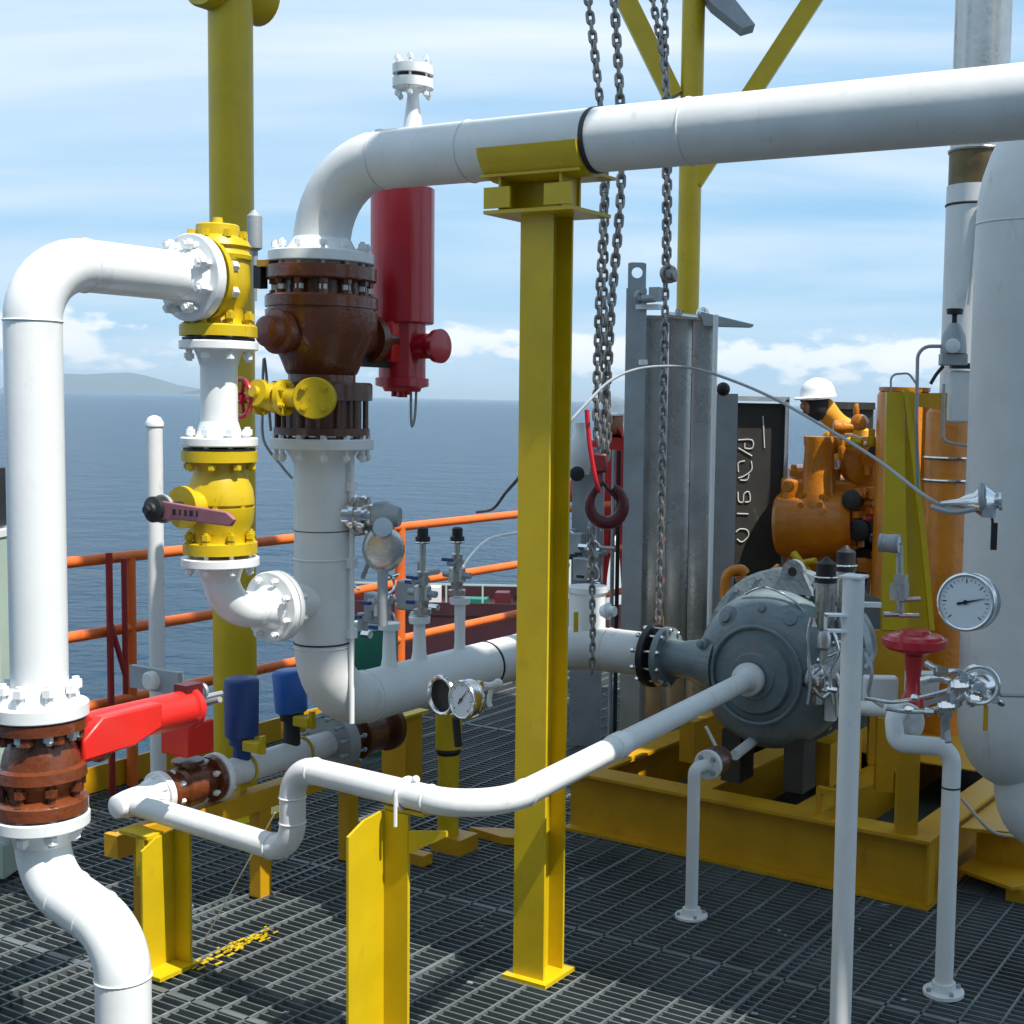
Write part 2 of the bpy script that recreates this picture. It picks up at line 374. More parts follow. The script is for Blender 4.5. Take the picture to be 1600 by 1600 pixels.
# upper deck inferred overhead, unseen: plates and openings shaped to place shade and sun
b = MB(); VR = 2.93; zr = 6.0
holes = [(-0.15, 0.15, 3.5, 3.95), (0.15, 0.75, 4.1, 4.35), (0.75, 1.2, 4.1, 4.35)]  # openings set where sun patches should land
us = [-1.25, -0.15, 0.15, 0.75, 1.2, 7.5]; vs = [VR, 3.5, 3.95, 4.1, 4.35, 5.75]
for i in range(5):
    for j in range(5):
        u0, u1, v0, v1 = us[i], us[i + 1], vs[j], vs[j + 1]
        if any(abs(u0 - h[0]) < 1e-6 and abs(v0 - h[2]) < 1e-6 for h in holes): continue
        b.box(uv((u0 + u1) / 2, (v0 + v1) / 2, zr), u1 - u0, v1 - v0, 0.05)
b.box(uv(-.27, 2.70, zr - .01), .74, .26, .05)  # plate added to shade the riser
for u0, u1, v0, v1 in ((-3.8, -1.26, 3.2, 3.6), (-3.8, -1.95, 3.6, 3.76), (-1.62, -1.26, 3.6, 3.76), (-3.8, -1.26, 3.76, 4.3), (-3.8, -1.26, 6.3, 7.9)):  # side plates added to shade the rails and far columns
    b.box(uv((u0 + u1) / 2, (v0 + v1) / 2, zr), u1 - u0, v1 - v0, 0.05)
for v_ in (VR + 0.1, 5.4): b.box(uv(3.1, v_, zr + 0.15), 8.6, 0.12, 0.24)
struct(b.build('upper_deck_shade', GALV, smooth=False))

b = MB(); b.box(Vector((-1.0, -2.6, 2.6)), 13, .2, 5.6, X, Vector((0, 1, 0))); b.box(Vector((-6.2, -.6, 2.2)), .2, 3.6, 4.6, X, Vector((0, 1, 0)))  # unseen wall added behind the camera to block sky light
struct(b.build('sky_block_wall', GALV, smooth=False))
b = MB(); b.box(Vector((0, 43000, 180)), 136000, 90000, 402, X, Vector((0, 1, 0)))
hzm = bpy.data.materials.new('sea_haze'); hzm.use_nodes = True; t = hzm.node_tree; t.nodes.remove(t.nodes['Principled BSDF'])
pv = t.nodes.new('ShaderNodeVolumePrincipled'); pv.inputs['Color'].default_value = (0.74, 0.89, 1.0, 1); pv.inputs['Density'].default_value = HAZE; pv.inputs['Anisotropy'].default_value = 0.2
t.links.new(pv.outputs[0], t.nodes['Material Output'].inputs['Volume'])
if HAZE: struct(b.build('haze', hzm, smooth=False), 'stuff')

# ================================================================== PIPEWORK: key points
C0 = fl(840, 1532)                                 # column foot
PC = at(850, 226, C0.y); PC = Vector((C0.x, C0.y, zpy(C0, 226)))
ZP = PC.z
VP = on(PC, -U, 503); VP = Vector((VP.x, VP.y, 0)); VP = on(Vector((VP.x, VP.y, 1.9)), -U, 503); VP.z = 0
print('column', C0, 'vertical pipe', VP, 'pipe z', ZP)
RB = 0.0865
# ---- overhead line
T = thing('process_pipe', P3(VP, 410), 'large white overhead pipe, bent down at its left end, resting on the tall yellow column', 'pipe')
far = PC + U * 2.9
cor = Vector((VP.x, VP.y, ZP))
pipe(T, [P3(VP, 392), cor, far], RB, 0.25, WHITE2)
zf = P3(VP, 404)
flange(T, zf, Z, rp(80, VP.y), 0.034, WHITE, 12, RB, 0.16, WHITE, 0.013, off=-0.03)
for tt in (0.33, 1.05): MB().torus(cor + U * (0.25 + tt), U, RB + 0.0004, 0.0028, 32, 6).build('weld_seam', WHITE2, T)
vb = on(cor, U, 645); vt = Vector((vb.x, vb.y, 0)); vt.z = vb.z
vp = MB(); z1 = zpy(vt, 195); z2 = zpy(vt, 138)
vp.lathe(Vector((vt.x, vt.y, 0)), Z, [(z1 - 0.05, .034), (z1 + 0.01, .026), (z2 - 0.02, .0165), (z2 + .01, .03)], 20)
vn = vp.build('vent_nozzle', WHITE, T)
for y_, mt in ((131, WHITE), (110, WHITE)):
    f = MB().lathe(P3(vt, y_), Z, [(-.013, rp(31, vt.y)), (.013, rp(31, vt.y))], 32).build('flange', mt, vn)
fc = P3(vt, 121)
MB().lathe(fc, Z, [(-.006, .05), (.006, .05)], 24).build('gasket', BLACK, vn)
f = MB().lathe(fc, Z, [(-.0285, .02), (.0285, .02)], 12).build('stud_core', WHITE, vn)
bolts(vn, fc, Z, .048, 6, .12, .0085, WHITE)

# ---- big brown ball valve with red actuator
V1 = thing('ball_valve', P3(VP, 680), 'glossy brown ball valve with tall red actuator cylinder, mounted high on the grey white riser', 'valve')
zlathe(VP, [(418, 80), (419, 83), (438, 83), (440, 80), (440.5, 58), (462, 58), (463, 82), (466, 85), (482, 85), (483, 82), (486, 82), (487, 85), (512, 84), (530, 78), (560, 63), (583, 54), (586, 51), (598, 51)], 48).build('body', BROWN, V1)
zlathe(VP, [(597, 74), (600, 77), (625, 77), (626, 60), (678, 60)], 40).build('lower_body', DBROWN, V1)
fb = MB(); fb.lathe(P3(VP, 674), Z, [(-.012, rp(73, VP.y)), (.012, rp(73, VP.y))], 40)
fbo = fb.build('flange', DBROWN, V1); bolts(fbo, P3(VP, 650), Z, rp(68, VP.y), 14, .19, .013, DBROWN)
bo = P3(VP, 452); bolts(V1, bo, Z, rp(71, VP.y), 12, .07, .015, BROWN)
bc = P3(VP, 524)
MB().lathe(bc, -V, [(.10, .058), (.165, .056), (.17, .066), (.195, .066), (.20, .05), (.235, .046), (.24, .03)], 28).build('trunnion_cover', BROWN, V1)
MB().lathe(bc + U * 0 + Z * .0, V, [(.10, .06), (.20, .055), (.205, .078), (.235, .078), (.24, .045), (.33, .045)], 28).build('stem_housing', BROWN, V1)
AP = on(P3(VP, 400), V, 629); AP.z = 0
ya = AP.y
MB().box(P3(AP, 555) - V * .12 , .03, .24, .09).build('bracket', BLACK, V1)
zlathe(AP, [(293, 46), (295, 48.5), (504, 48.5), (506, 46)], 44).build('actuator_cylinder', RED, V1)
zlathe(AP, [(506, 36), (590, 36), (591, 41), (603, 41), (606, 30), (612, 27)], 36).build('actuator_housing', RED, V1)
c_ = P3(AP, 535) - V * .07
MB().box(c_, .085, .06, .14).build('gear_cover', RED2, V1, bevel=.008)
MB().lathe(P3(AP, 541), U, [(.06, .042), (.115, .042), (.12, .030), (.128, .030), (.145, .055), (.165, .057), (.168, .05)], 28).build('end_cap', RED, V1)
kb = MB()
for dx, rr_, zz in ((-.035, .010, 620), (.0, .018, 621), (.03, .008, 617)): kb.cyl(P3(AP, 608) + U * dx, Vector((AP.x, AP.y, zpy(AP, zz))) + U * dx, rr_, n=12)
kb.build('drain_plug', RED, V1)
q0 = P3(AP, 606) + X * .03
MB().sweep(spline([q0, q0 - Z * .09, q0 + X * .004 - Z * .13, q0 + X * .014 - Z * .09, q0 + X * .018]), .0045, 8).build('wire_loop', GALV, V1)

# ---- small relief pot behind the yellow cap (grey tube) and riser tubing
# ---- riser with lower line to the pump
ZL = 0.705
L1 = thing('process_pipe', P3(VP, 700), 'grey white riser under the brown valve that turns and runs back to the grey pump', 'pipe')
PUMP = at(1168, 1062, 4.85); ZPU = PUMP.z + 0.005
pc = PUMP + V * .17
noz = pc - U * .45; noz.z = ZL
dv = Vector((noz.x - VP.x, noz.y - VP.y, 0)); tv = dv.dot(V); tu = dv.dot(U)
c1 = Vector((VP.x, VP.y, ZL)); c2 = c1 + V * tv
print('nozzle', noz, proj(noz), 'corner', proj(c2), 'pump', pc)
pipe(L1, [P3(VP, 700), c1, c2, noz - U * .06], RB, [.2, .22], WHITE2)
flange(L1, P3(VP, 693), Z, rp(79, VP.y), .034, WHITE2, 12, RB, .09, WHITE2, .012, hubdir=-1, off=-.01)
for y_ in (828, 872, 1003): MB().torus(P3(VP, y_), Z, RB + .0006, .003 if y_ != 828 else .0015, 32, 6).build('weld_seam', WHITE2 if y_ == 872 else INK, L1)
MB().lathe(c1 + V * .86, V, [(-.004, RB + .003), (.004, RB + .003)], 32).build('weld_seam', INK, L1)
flange(L1, noz - U * .045, U, .125, .028, BLACK, 10, None, .13, CHROME, .010, off=.02)
# stub nozzles on top of the lower run (with instrument stems)
for k, (px, yt) in enumerate(((608, 985), (655, 975), (718, 945))):
    q = on(c1, V, px); zt = zpy(q, yt)
    MB().lathe(Vector((q.x, q.y, 0)), Z, [(ZL + .05, .034 if k < 2 else .024), (ZL + .11, .024 if k < 2 else .019), (zt, .02), (zt + .004, .036), (zt + .026, .038), (zt + .028, .03)], 20).build('nozzle', WHITE, L1)
# thin tubing clipped down the right of the riser
tb = MB(); tp = VP + X * (RB + .012) - Vector((0, .02, 0))
tb.sweep([P3(tp, 702), P3(tp, 1060), P3(tp, 1130)], .0085, 10)
for y_ in (760, 880, 990): tb.box(P3(tp, y_), .02, .03, .03)
tb.build('tubing', WHITE, L1)

# ---- relief branch: lower elbow spool between riser and yellow ball valve
RV = on(P3(VP, 700), -V, 343); RV.z = 0
print('relief valve axis', RV)
zn = P3(VP, 948).z; zn = zpy(on(Vector((VP.x, VP.y, 1.0)), -V, 432), 947)
T = thing('elbow_spool', Vector((RV.x, RV.y, zn)), 'short white flanged elbow joining the yellow valve stack to the riser', 'pipe')
rb_ = rp(28, RV.y); pn = Vector((VP.x, VP.y, zn)); fcn = on(pn, -V, 425)
pipe(T, [P3(RV, 888), Vector((RV.x, RV.y, zn)), fcn], rb_, .125, WHITE)
flange(T, P3(RV, 877), Z, rp(59, RV.y), .026, WHITE, 8, rb_, .085, WHITE, .0115, hubdir=-1, off=.005)
flange(T, fcn, V, .108, .024, WHITE, 8, rb_, .10, WHITE, .0115, hubdir=-1, off=.012)
MB().lathe(pn, -V, [(.06, rb_ + .004), (( fcn - pn).length - .03, rb_ + .004), ((fcn - pn).length - .03, .108), ((fcn - pn).length - .014, .108)], 32).build('branch_nozzle', WHITE2, L1)

# ---- yellow ball valve with faded lever
T = thing('ball_valve', P3(RV, 865), 'yellow flanged valve with faded pink lever handle, between two white flanges', 'valve')
zlathe(RV, [(704, 57), (721, 57), (722, 40), (735, 38), (745, 42), (765, 50), (785, 52), (787, 52), (788, 47), (791, 47), (792, 52), (815, 50), (832, 42), (846, 42), (847, 56), (864, 56)], 40).build('body', YEL, T)
bolts(T, P3(RV, 722), Z, rp(49, RV.y), 8, .05, .012, YEL, .2)
bolts(T, P3(RV, 842), Z, rp(49, RV.y), 8, .05, .013, YEL)
for k in range(7):
    t_ = k * .9; MB().cyl(P3(RV, 800) + U * (.085 * math.cos(t_)) + V * (.085 * math.sin(t_)), P3(RV, 776) + U * (.085 * math.cos(t_)) + V * (.085 * math.sin(t_)), .011, n=6).build('bolt', YEL, T)
hb = P3(RV, 795) + Z * .012
MB().lathe(hb, -V, [(.07, .045), (.12, .045), (.125, .06), (.14, .06)], 24).build('bonnet', YEL, T)
MB().lathe(hb, -V, [(.14, .018), (.205, .018), (.207, .036), (.238, .036), (.242, .02), (.25, .018), (.252, .011), (.262, .011)], 20).build('stem', BLACK, T)
MB().lathe(hb, -V, [(.196, .040), (.207, .040)], 20).build('stem_plate', GALV, T)
h0 = hb - V * .215
lev = MB(); p_ = [h0 - Z * .028 + U * .02, h0 + Z * .024 + U * .02, h0 + U * .27 + Z * .008, h0 + U * .30 - Z * .010, h0 + U * .285 - Z * .030, h0 + U * .1 - Z * .024]
lev.prism(p_, -V * .012)
lv = lev.build('lever', PINK, T, bevel=.003)
mk = MB()
for k, ww in enumerate((.012, .006, .008, .012, .006)): mk.box(h0 - V * .0135 + U * (.075 + .022 * k) - Z * .003, ww, .001, .016)
mk.build('lever_marking', INK, lv)

# ---- white spool with two flanges
T = thing('spool_piece', P3(RV, 700), 'short white vertical spool with a flange at each end, above the pink lever valve', 'pipe')
MB().lathe(Vector((RV.x, RV.y, 0)), Z, [(zpy(RV, 690), rb_), (zpy(RV, 545), rb_)], 32).build('pipe', WHITE, T)
flange(T, P3(RV, 540), Z, rp(59, RV.y), .025, WHITE, 8, rb_, .09, WHITE, .0125, hubdir=-1, off=.0)
flange(T, P3(RV, 690), Z, rp(58, RV.y), .025, WHITE, 8, rb_, .085, WHITE, .0135, hubdir=1, off=.0)
gasket(T, P3(RV, 530), Z, rp(54, RV.y)); gasket(T, P3(RV, 701.5), Z, rp(54, RV.y))

# ---- yellow angle relief valve
zi = zpy(on(Vector((RV.x, RV.y, 2.0)), -V, 300), 434)
T = thing('relief_valve', P3(RV, 527), 'bright yellow angle relief valve with square topped cap, bolted to a large white side flange', 'valve')
zlathe(RV, [(340, 7), (348, 8), (350, 12), (351, 30), (353, 32), (369, 33), (371, 36), (374, 44), (385, 50), (389, 46), (395, 47), (399, 51), (405, 50), (408, 46), (440, 48), (468, 44), (480, 37), (497, 36), (506, 40), (508, 56), (510, 58), (526, 58)], 44).build('body', YEL, T)
ic = Vector((RV.x, RV.y, zi)); fi = on(ic, -V, 306); li = (fi - ic).length
MB().lathe(ic, -V, [(.02, .095), (.07, .075), (li - .035, .064), (li - .03, .118), (li - .012, .120)], 40).build('inlet_neck', YEL, T)
bolts(T, P3(RV, 503), Z, rp(49, RV.y), 8, .062, .0145, YEL)
hexbolt_row(T, YEL, P3(RV, 373), Z, rp(41, RV.y), 8, .011, .02)
MB().box(ic - V * (li - .05) + Z * .05 + U * .05, .03, .03, .05).build('lug', YEL, T)
# ---- left riser
LP = on(Vector((RV.x, RV.y, 2.0)), -V, 52); LP = on(Vector((RV.x, RV.y, 1.9)), -V, 51); LP.z = 0
RL = rp(42.5, LP.y); print('left pipe', LP, RL)
T = thing('process_pipe', P3(LP, 1085), 'gleaming white pipe at the left edge, bending right into the yellow relief valve', 'pipe')
pipe(T, [P3(LP, 1100), Vector((LP.x, LP.y, zi)), fi - V * .03], RL, .15, WHITE)
flange(T, fi - V * .013, V, .122, .03, WHITE, 8, RL, .15, WHITE, .016, hubdir=-1, off=.01)
gasket(T, fi + V * .004, V, .113, .008)
flange(T, P3(LP, 1108), Z, rp(72, LP.y), .036, WHITE, 8, RL, .15, WHITE, .0165, hubdir=1, off=.0)

# ---- brown valve bottom left with red actuator
T = thing('ball_valve', P3(LP, 1270), 'glossy brown valve low at the left edge, with a bright red actuator arm', 'valve')
zlathe(LP, [(1120, 66), (1122, 69), (1138, 69), (1140, 48), (1150, 46), (1160, 50), (1176, 56), (1192, 59), (1196, 66), (1212, 68), (1216, 62), (1228, 54), (1240, 52), (1244, 64), (1248, 69), (1266, 69), (1268, 66)], 44).build('body', BROWN, T)
bolts(T, P3(LP, 1238), Z, rp(58, LP.y), 8, .075, .016, BROWN)
bolts(T, P3(LP, 1143), Z, rp(58, LP.y), 8, .045, .016, BROWN, .2)
az_ = zpy(on(Vector((LP.x, LP.y, .8)), V, 200), 1128); ac = Vector((LP.x, LP.y, az_))
MB().lathe(Vector((LP.x, LP.y, zpy(LP, 1180))), V, [(.08, .05), (.15, .045), (.16, .055), (.175, .055)], 24).build('stem_housing', BROWN, T)
MB().lathe(ac + V * .12, V, [(.0, .035), (.01, .048), (.05, .052), (.34, .052), (.345, .060), (.36, .060), (.362, .05), (.375, .045)], 32).build('actuator_cylinder', RED2, T)
o_ = ac + V * .08
MB().prism([o_ - Z * .06, o_ - Z * .052 + V * .16, o_ - Z * .02 + V * .25, o_ + Z * .048 + V * .25, o_ + Z * .045 + V * .06, o_ - Z * .005], U * .06).build('actuator_bracket', RED2, T, bevel=.006)
MB().box(o_ - Z * .065 + V * .03 + U * .02, .03, .13, .012).build('actuator_fork', RED2, T)
e_ = ac + V * .5
MB().box(e_ + Z * .045 - V * .03 , .05, .06, .05).build('actuator_fitting', MAROON, T)
eb = MB(); eb.torus(e_ + Z * .04 + V * .02, V, .018, .006, 16, 6); eb.cyl(e_ + Z * .02 + V * .01, e_ + Z * .02 + V * .09, .008, n=8); eb.cyl(e_ + V * .03, e_ + V * .03 + U * .06 + Z * .02, .009, n=8)
eb.build('tube_fitting', GALV, T)
# ---- S shaped white pipe at the bottom left
s2 = on(Vector((LP.x, LP.y, .3)), U, 197)
T = thing('process_pipe', (s2.x, s2.y, 0), 'white S bend pipe below the brown valve, dropping through the deck at the lower left', 'pipe')
zs1 = zpy(LP, 1372); s2 = on(Vector((LP.x, LP.y, .3)), U, 192); zs2 = zpy(s2, 1462)
pipe(T, [P3(LP, 1288), Vector((LP.x, LP.y, zs1)), Vector((s2.x, s2.y, zs2)), Vector((s2.x, s2.y, -.2))], RL * .97, [.13, .14], WHITE)
flange(T, P3(LP, 1280), Z, rp(71, LP.y), .032, WHITE, 8, RL, .08, WHITE, .015, hubdir=-1, off=-.01)

# ---- thin white line
ZT = PUMP.z
p1 = fl(760, 1270, ZT); p0 = fl(457, 1197, ZT)
zq = zpy(p0, 1332); q1 = Vector((p0.x, p0.y, zq)); q2 = fl(205, 1254, zq); TD = (PUMP - p1).normalized()
print('thin line', proj(PUMP), proj(p1), proj(p0), proj(q1), proj(q2))
RT = .035
T = thing('thin_pipe', (p0.x, p0.y, zq), 'thin white zigzag pipe running from the pump centre across to the lower left', 'pipe')
pipe(T, [PUMP, p1, p0, q1, q2], RT, [.16, .085, .085], WHITE2)
cl = on(p1, (p0 - p1).normalized(), 640)
ub = MB(); ub.torus(cl - U * .012, U, RT + .005, .005, 24, 8); ub.cyl(cl - U * .012 - V * (RT + .005), cl - U * .012 - V * (RT + .005) - Z * .075, .005, n=8); ub.build('u_bolt', WHITE, T)
MB().ball(cl + Z * (RT + .006) + U * .02, .011, 10).build('nut', WHITE, T)
MB().lathe(on(PUMP, -TD, 965), TD, [(-.03, RT + .002), (-.028, RT + .004), (.028, RT + .004), (.03, RT + .002)], 24).build('clamp_band', WHITE, T)
MB().lathe(PUMP, -TD, [(-.02, .06), (.0, .062), (.012, .060), (.02, .045), (.05, RT)], 28).build('end_boss', WHITE2, T)

# ---- lower manifold line running along V from q2
MZ = zq
mf = q2 + V * .10
T = thing('manifold_pipe', q2, 'white flanged manifold pipe running back beneath the grey riser, behind the left yellow post', 'pipe')
MB().lathe(q2 - V * .09, V, [(.03, .026), (.034, .034), (.07, .041), (.13, .046), (.18, .046)], 24).build('reducer', WHITE, T)
flange(T, mf + V * .005, V, .072, .022, WHITE, 6, .046, .09, WHITE, .010, hubdir=-1, off=.015)
ve = on(mf, V, 338)
flange(T, ve, V, .080, .022, WHITE, 6, .045, .09, WHITE, .010, off=-.015)
mend = on(mf, V, 520); pipe(T, [ve, mend], .046, .1, WHITE2)
flange(T, mend, V, .115, .05, GALV, 12, None, .14, GALV, .009, off=.0)
T = thing('ball_valve', (mf + ve) / 2 - Z * .08, 'small brown valve with a bright red box on top, at lower left', 'valve')
d_ = (ve - mf).length
MB().lathe(mf, V, [(.018, .070), (.034, .070), (.036, .052), (d_ * .32, .056), (d_ * .36, .066), (d_ * .62, .066), (d_ * .66, .055), (d_ - .036, .052), (d_ - .034, .074), (d_ - .016, .074)], 32).build('body', BROWN, T)
mid = (mf + ve) / 2
MB().lathe(mid, Z, [(.03, .032), (.07, .03), (.074, .05), (.085, .05)], 20).build('neck', DBROWN, T)
bx_ = Vector((mid.x, mid.y, zpy(mid, 1150)))
MB().box(bx_ , .12, .11, .105).build('actuator_box', RED2, T, bevel=.006)
MB().cyl(bx_ + Z * .05, bx_ + Z * .075, .02, n=12).build('indicator', MAROON, T)
# dark brown valve under the elbow
dv0 = mend + V * .03
T = thing('ball_valve', dv0 + V * .1 - Z * .1, 'dark brown valve body in the shade under the riser elbow', 'valve')
MB().lathe(dv0, V, [(.0, .085), (.02, .085), (.022, .06), (.07, .062), (.075, .09), (.10, .09), (.12, .082), (.18, .082), (.19, .06), (.24, .055), (.245, .09), (.27, .09)], 36).build('body', DBROWN, T)
hexbolt_row(T, DBROWN, dv0, V, .075, 10, .008, .03)

# blue caps
for px, yt, yb, wd_, m_, lb, tl in ((378, 1058, 1150, 27, DBLUE, 'navy blue cylinder cap in shade, left one of the two blue caps', 0), (456, 1046, 1112, 26, BLUE, 'brighter blue cylinder cap beside the riser elbow, right one of the two', .07)):
    q = on(mf, V, px); q = q + U * -.0
    T = thing('blue_cap_actuator', Vector((q.x, q.y, MZ + .04)), lb, 'valve actuator', 'blue capped actuators on the manifold pipe')
    z0, z1 = zpy(q, yb), zpy(q, yt); ax_ = (Z + X * -tl).normalized()
    MB().lathe(Vector((q.x, q.y, z0)), ax_, [(0, rp(wd_ - 3, q.y)), (.004, rp(wd_ - 1, q.y)), (z1 - z0 - .012, rp(wd_, q.y)), (z1 - z0 - .003, rp(wd_ - 3, q.y)), (z1 - z0, rp(wd_ - 7, q.y))], 32).build('cap', m_, T)
    MB().lathe(Vector((q.x, q.y, 0)), Z, [(MZ + .03, .03), (z0 - .03, .028), (z0 - .028, .04), (z0, .042)], 20).build('neck', BLACK if tl else DBLUE, T)
    MB().box(Vector((q.x, q.y, z0 - .02)) + U * .075 - V * .02, .07, .035, .035).build('clamp', YEL, T, bevel=.004)
    bbq = MB(); bbq.box(Vector((q.x, q.y, z0 - .01)) + U * .115 - V * .02, .012, .02, .06); bbq.build('clamp_tab', YEL, T)

# ---- small yellow valve with red handwheel
hv = at(492, 622, VP.y - .26); hd = at(425, 621, VP.y - .22); hw = at(386, 622, VP.y - .21); ax = (hw - hd).normalized()
T = thing('globe_valve', hd - Z * .07, 'small bright yellow valve with a round red handwheel in front of the brown valve', 'valve')
a2 = (hv - hd).normalized()
gb = MB().lathe(hd, a2, [(-.052, .03), (-.05, .050), (-.034, .054), (-.030, .034), (-.014, .040), (.004, .046), (.022, .040), (.030, .034), (.034, .054), (.050, .054), (.052, .03)], 30).build('body', YEL, T)
bolts(gb, hd - a2 * .036, a2, .044, 6, .04, .0085, YEL); bolts(gb, hd + a2 * .044, a2, .044, 6, .04, .0085, YEL)
MB().lathe(hd, (-V * .9 + Z * .2).normalized(), [(.0, .03), (.05, .028), (.052, .040), (.066, .040), (.068, .018), (.08, .016)], 20).build('gland', YEL, T)
MB().lathe(hv, (hv - VP - Z * hv.z).normalized() * 1.0, [(-.09, .045), (-.03, .045), (-.028, .062), (-.008, .062)], 28).build('neck', YEL, T)
fd = (Vector((hv.x - VP.x, hv.y - VP.y, 0)) * .6 - X * .01).normalized()
fl_ = flange(T, hv + fd * .012, fd, .061, .022, YEL, 4, None, .05, YEL, .011)
MB().lathe(hv - fd * .006, fd, [(-.006, .055), (.003, .055)], 24).build('gasket', BLACK, T)
MB().cyl(hd, hv, .028, n=16).build('bonnet', YEL, T)
ax = Vector((-.62, -.78, 0)).normalized(); hw = hw + Vector((.0, -.02, 0))
MB().cyl(hd, hw, .016, n=14).build('spindle', RED, T)
wh = MB(); wh.torus(hw + ax * .015, ax, rp(29, hw.y), .0075, 32, 8)
x_, y_, _ = axes(ax)
for k in range(5):
    t_ = k * 2 * math.pi / 5; wh.cyl(hw + ax * .012, hw + ax * .015 + (x_ * math.cos(t_) + y_ * math.sin(t_)) * rp(28, hw.y), .006, n=8)
wh.lathe(hw, ax, [(-.03, .014), (.02, .018), (.03, .014)], 14); wh.build('handwheel', RED, T)
T = tag(MB().sweep(spline([P3(VP, 675) - U * .17 - V * .05, at(413, 560, 4.2), at(410, 640, 4.2), at(413, 690, 4.2), at(440, 728, 4.25), at(457, 748, 4.26)]), .0045, 8).build('tube', GALV), 'thin dark tube hanging left of the brown valve and clipped to the riser', 'tube')
# grey relief pot behind the yellow cap
q = at(398, 385, VP.y + .15)
T = tag(MB().lathe(Vector((q.x, q.y, 0)), Z, [(zpy(q, 470), .006), (zpy(q, 392), .010), (zpy(q, 388), .024), (zpy(q, 338), .024), (zpy(q, 333), .014), (zpy(q, 328), .006)], 20).build('filter_pot', GALV), 'slim grey metal pot standing behind the yellow relief valve', 'filter')
q = at(418, 412, VP.y - .05)
T = thing('limit_switch', q, 'small dark fitting clipped at the top left of the brown valve flange', 'fitting')
MB().box(q, .05, .04, .02).build('bracket', YEL2, T); MB().box(q - Z * .04 - U * .03, .03, .03, .07).build('switch_body', BLACK, T)

# ================================================================== YELLOW SUPPORTS
def hbeam(c, z0, z1, wf, hv_, tf, fx, fy):      # flanges normal to fy, width wf along fx, depth hv_ along fy
    b = MB(); zc = (z0 + z1) / 2; h = z1 - z0; p = Vector((c.x, c.y, zc))
    b.box(p - fy * (hv_ / 2 - tf / 2), wf, tf, h, fx, fy); b.box(p + fy * (hv_ / 2 - tf / 2), wf, tf, h, fx, fy)
    b.box(p, tf * .8, hv_ - 2 * tf - .001, h - .002, fx, fy); return b
cc = fl(826, 1532) + V * .05
ztop = zpy(cc, 338)
T = thing('column', (cc.x, cc.y, 0), 'tall yellow I beam column standing on the deck and carrying the overhead white pipe', 'column')
hbeam(cc, .012, ztop, rp(50, 3.94) / math.cos(A) * 1.0, .108, .008, U, V).build('shaft', YEL, T, smooth=False)
MB().box(Vector((cc.x, cc.y, .006)), .155, .155, .012).build('base_plate', YEL, T, smooth=False)
pt = Vector((PC.x, PC.y, 0)) ; pt = Vector((cc.x, cc.y, 0)); pt = PC - V * 0; pt.z = 0
MB().box(Vector((cc.x, cc.y, ztop + .005)) , .30, .20, .010).build('cap_plate', YEL, T, smooth=False)
cw = MB(); zc0 = ztop + .010; zc1 = zpy(cc, 280)
cw.box(Vector((cc.x, cc.y, (zc0 + zc1) / 2)) , .22, .008, zc1 - zc0 - .001)
for s_ in (-.105, 0.10): cw.box(Vector((cc.x, cc.y, (zc0 + zc1) / 2 - .012)) + U * s_ - V * .095, .09, .008, (zc1 - zc0) * .62); cw.box(Vector((cc.x, cc.y, (zc0 + zc1) / 2)) + U * s_ - V * .045, .008, .08, zc1 - zc0 - .001)
cw.box(Vector((cc.x, cc.y, zc1 + .004)), .34, .19, .008)
cw.box(Vector((cc.x, cc.y, zc1 + .008)) + Z * .012 , .23, .008, .05); cw.box(Vector((cc.x, cc.y, zc1 + .032)) - V * .04 - U * .03, .008, .08, .05); cw.box(Vector((cc.x, cc.y, zc1 + .032)) - V * .04 + U * .09, .008, .08, .05)
cw.build('saddle_web', YEL, T, smooth=False)
sa = MB(); n_ = 16; a0, a1 = R(-172), R(-8); cen = Vector((PC.x, PC.y, ZP)) + V * 0; st = len(sa.v)
for k in range(n_ + 1):
    t_ = a0 + (a1 - a0) * k / n_; dd = V * math.cos(t_) + Z * math.sin(t_)
    for e, rr_ in ((-.165, RB + .003), (.165, RB + .003), (.165, RB + .011), (-.165, RB + .011)): sa.v.append(cen + U * (e - .01) + dd * rr_)
for k in range(n_):
    for j in range(4): sa.f.append((4 * k + j, 4 * k + (j + 1) % 4, 4 * k + 4 + (j + 1) % 4, 4 * k + 4 + j))
sa.f.append((0, 1, 2, 3)); sa.f.append((4 * n_, 4 * n_ + 1, 4 * n_ + 2, 4 * n_ + 3))
sa.build('saddle', YEL, T)
MB().lathe(cen + U * .16, U, [(-.004, RB + .001), (.0, RB + .0025), (.012, RB + .0025)], 32).build('saddle_liner', BLACK, T)

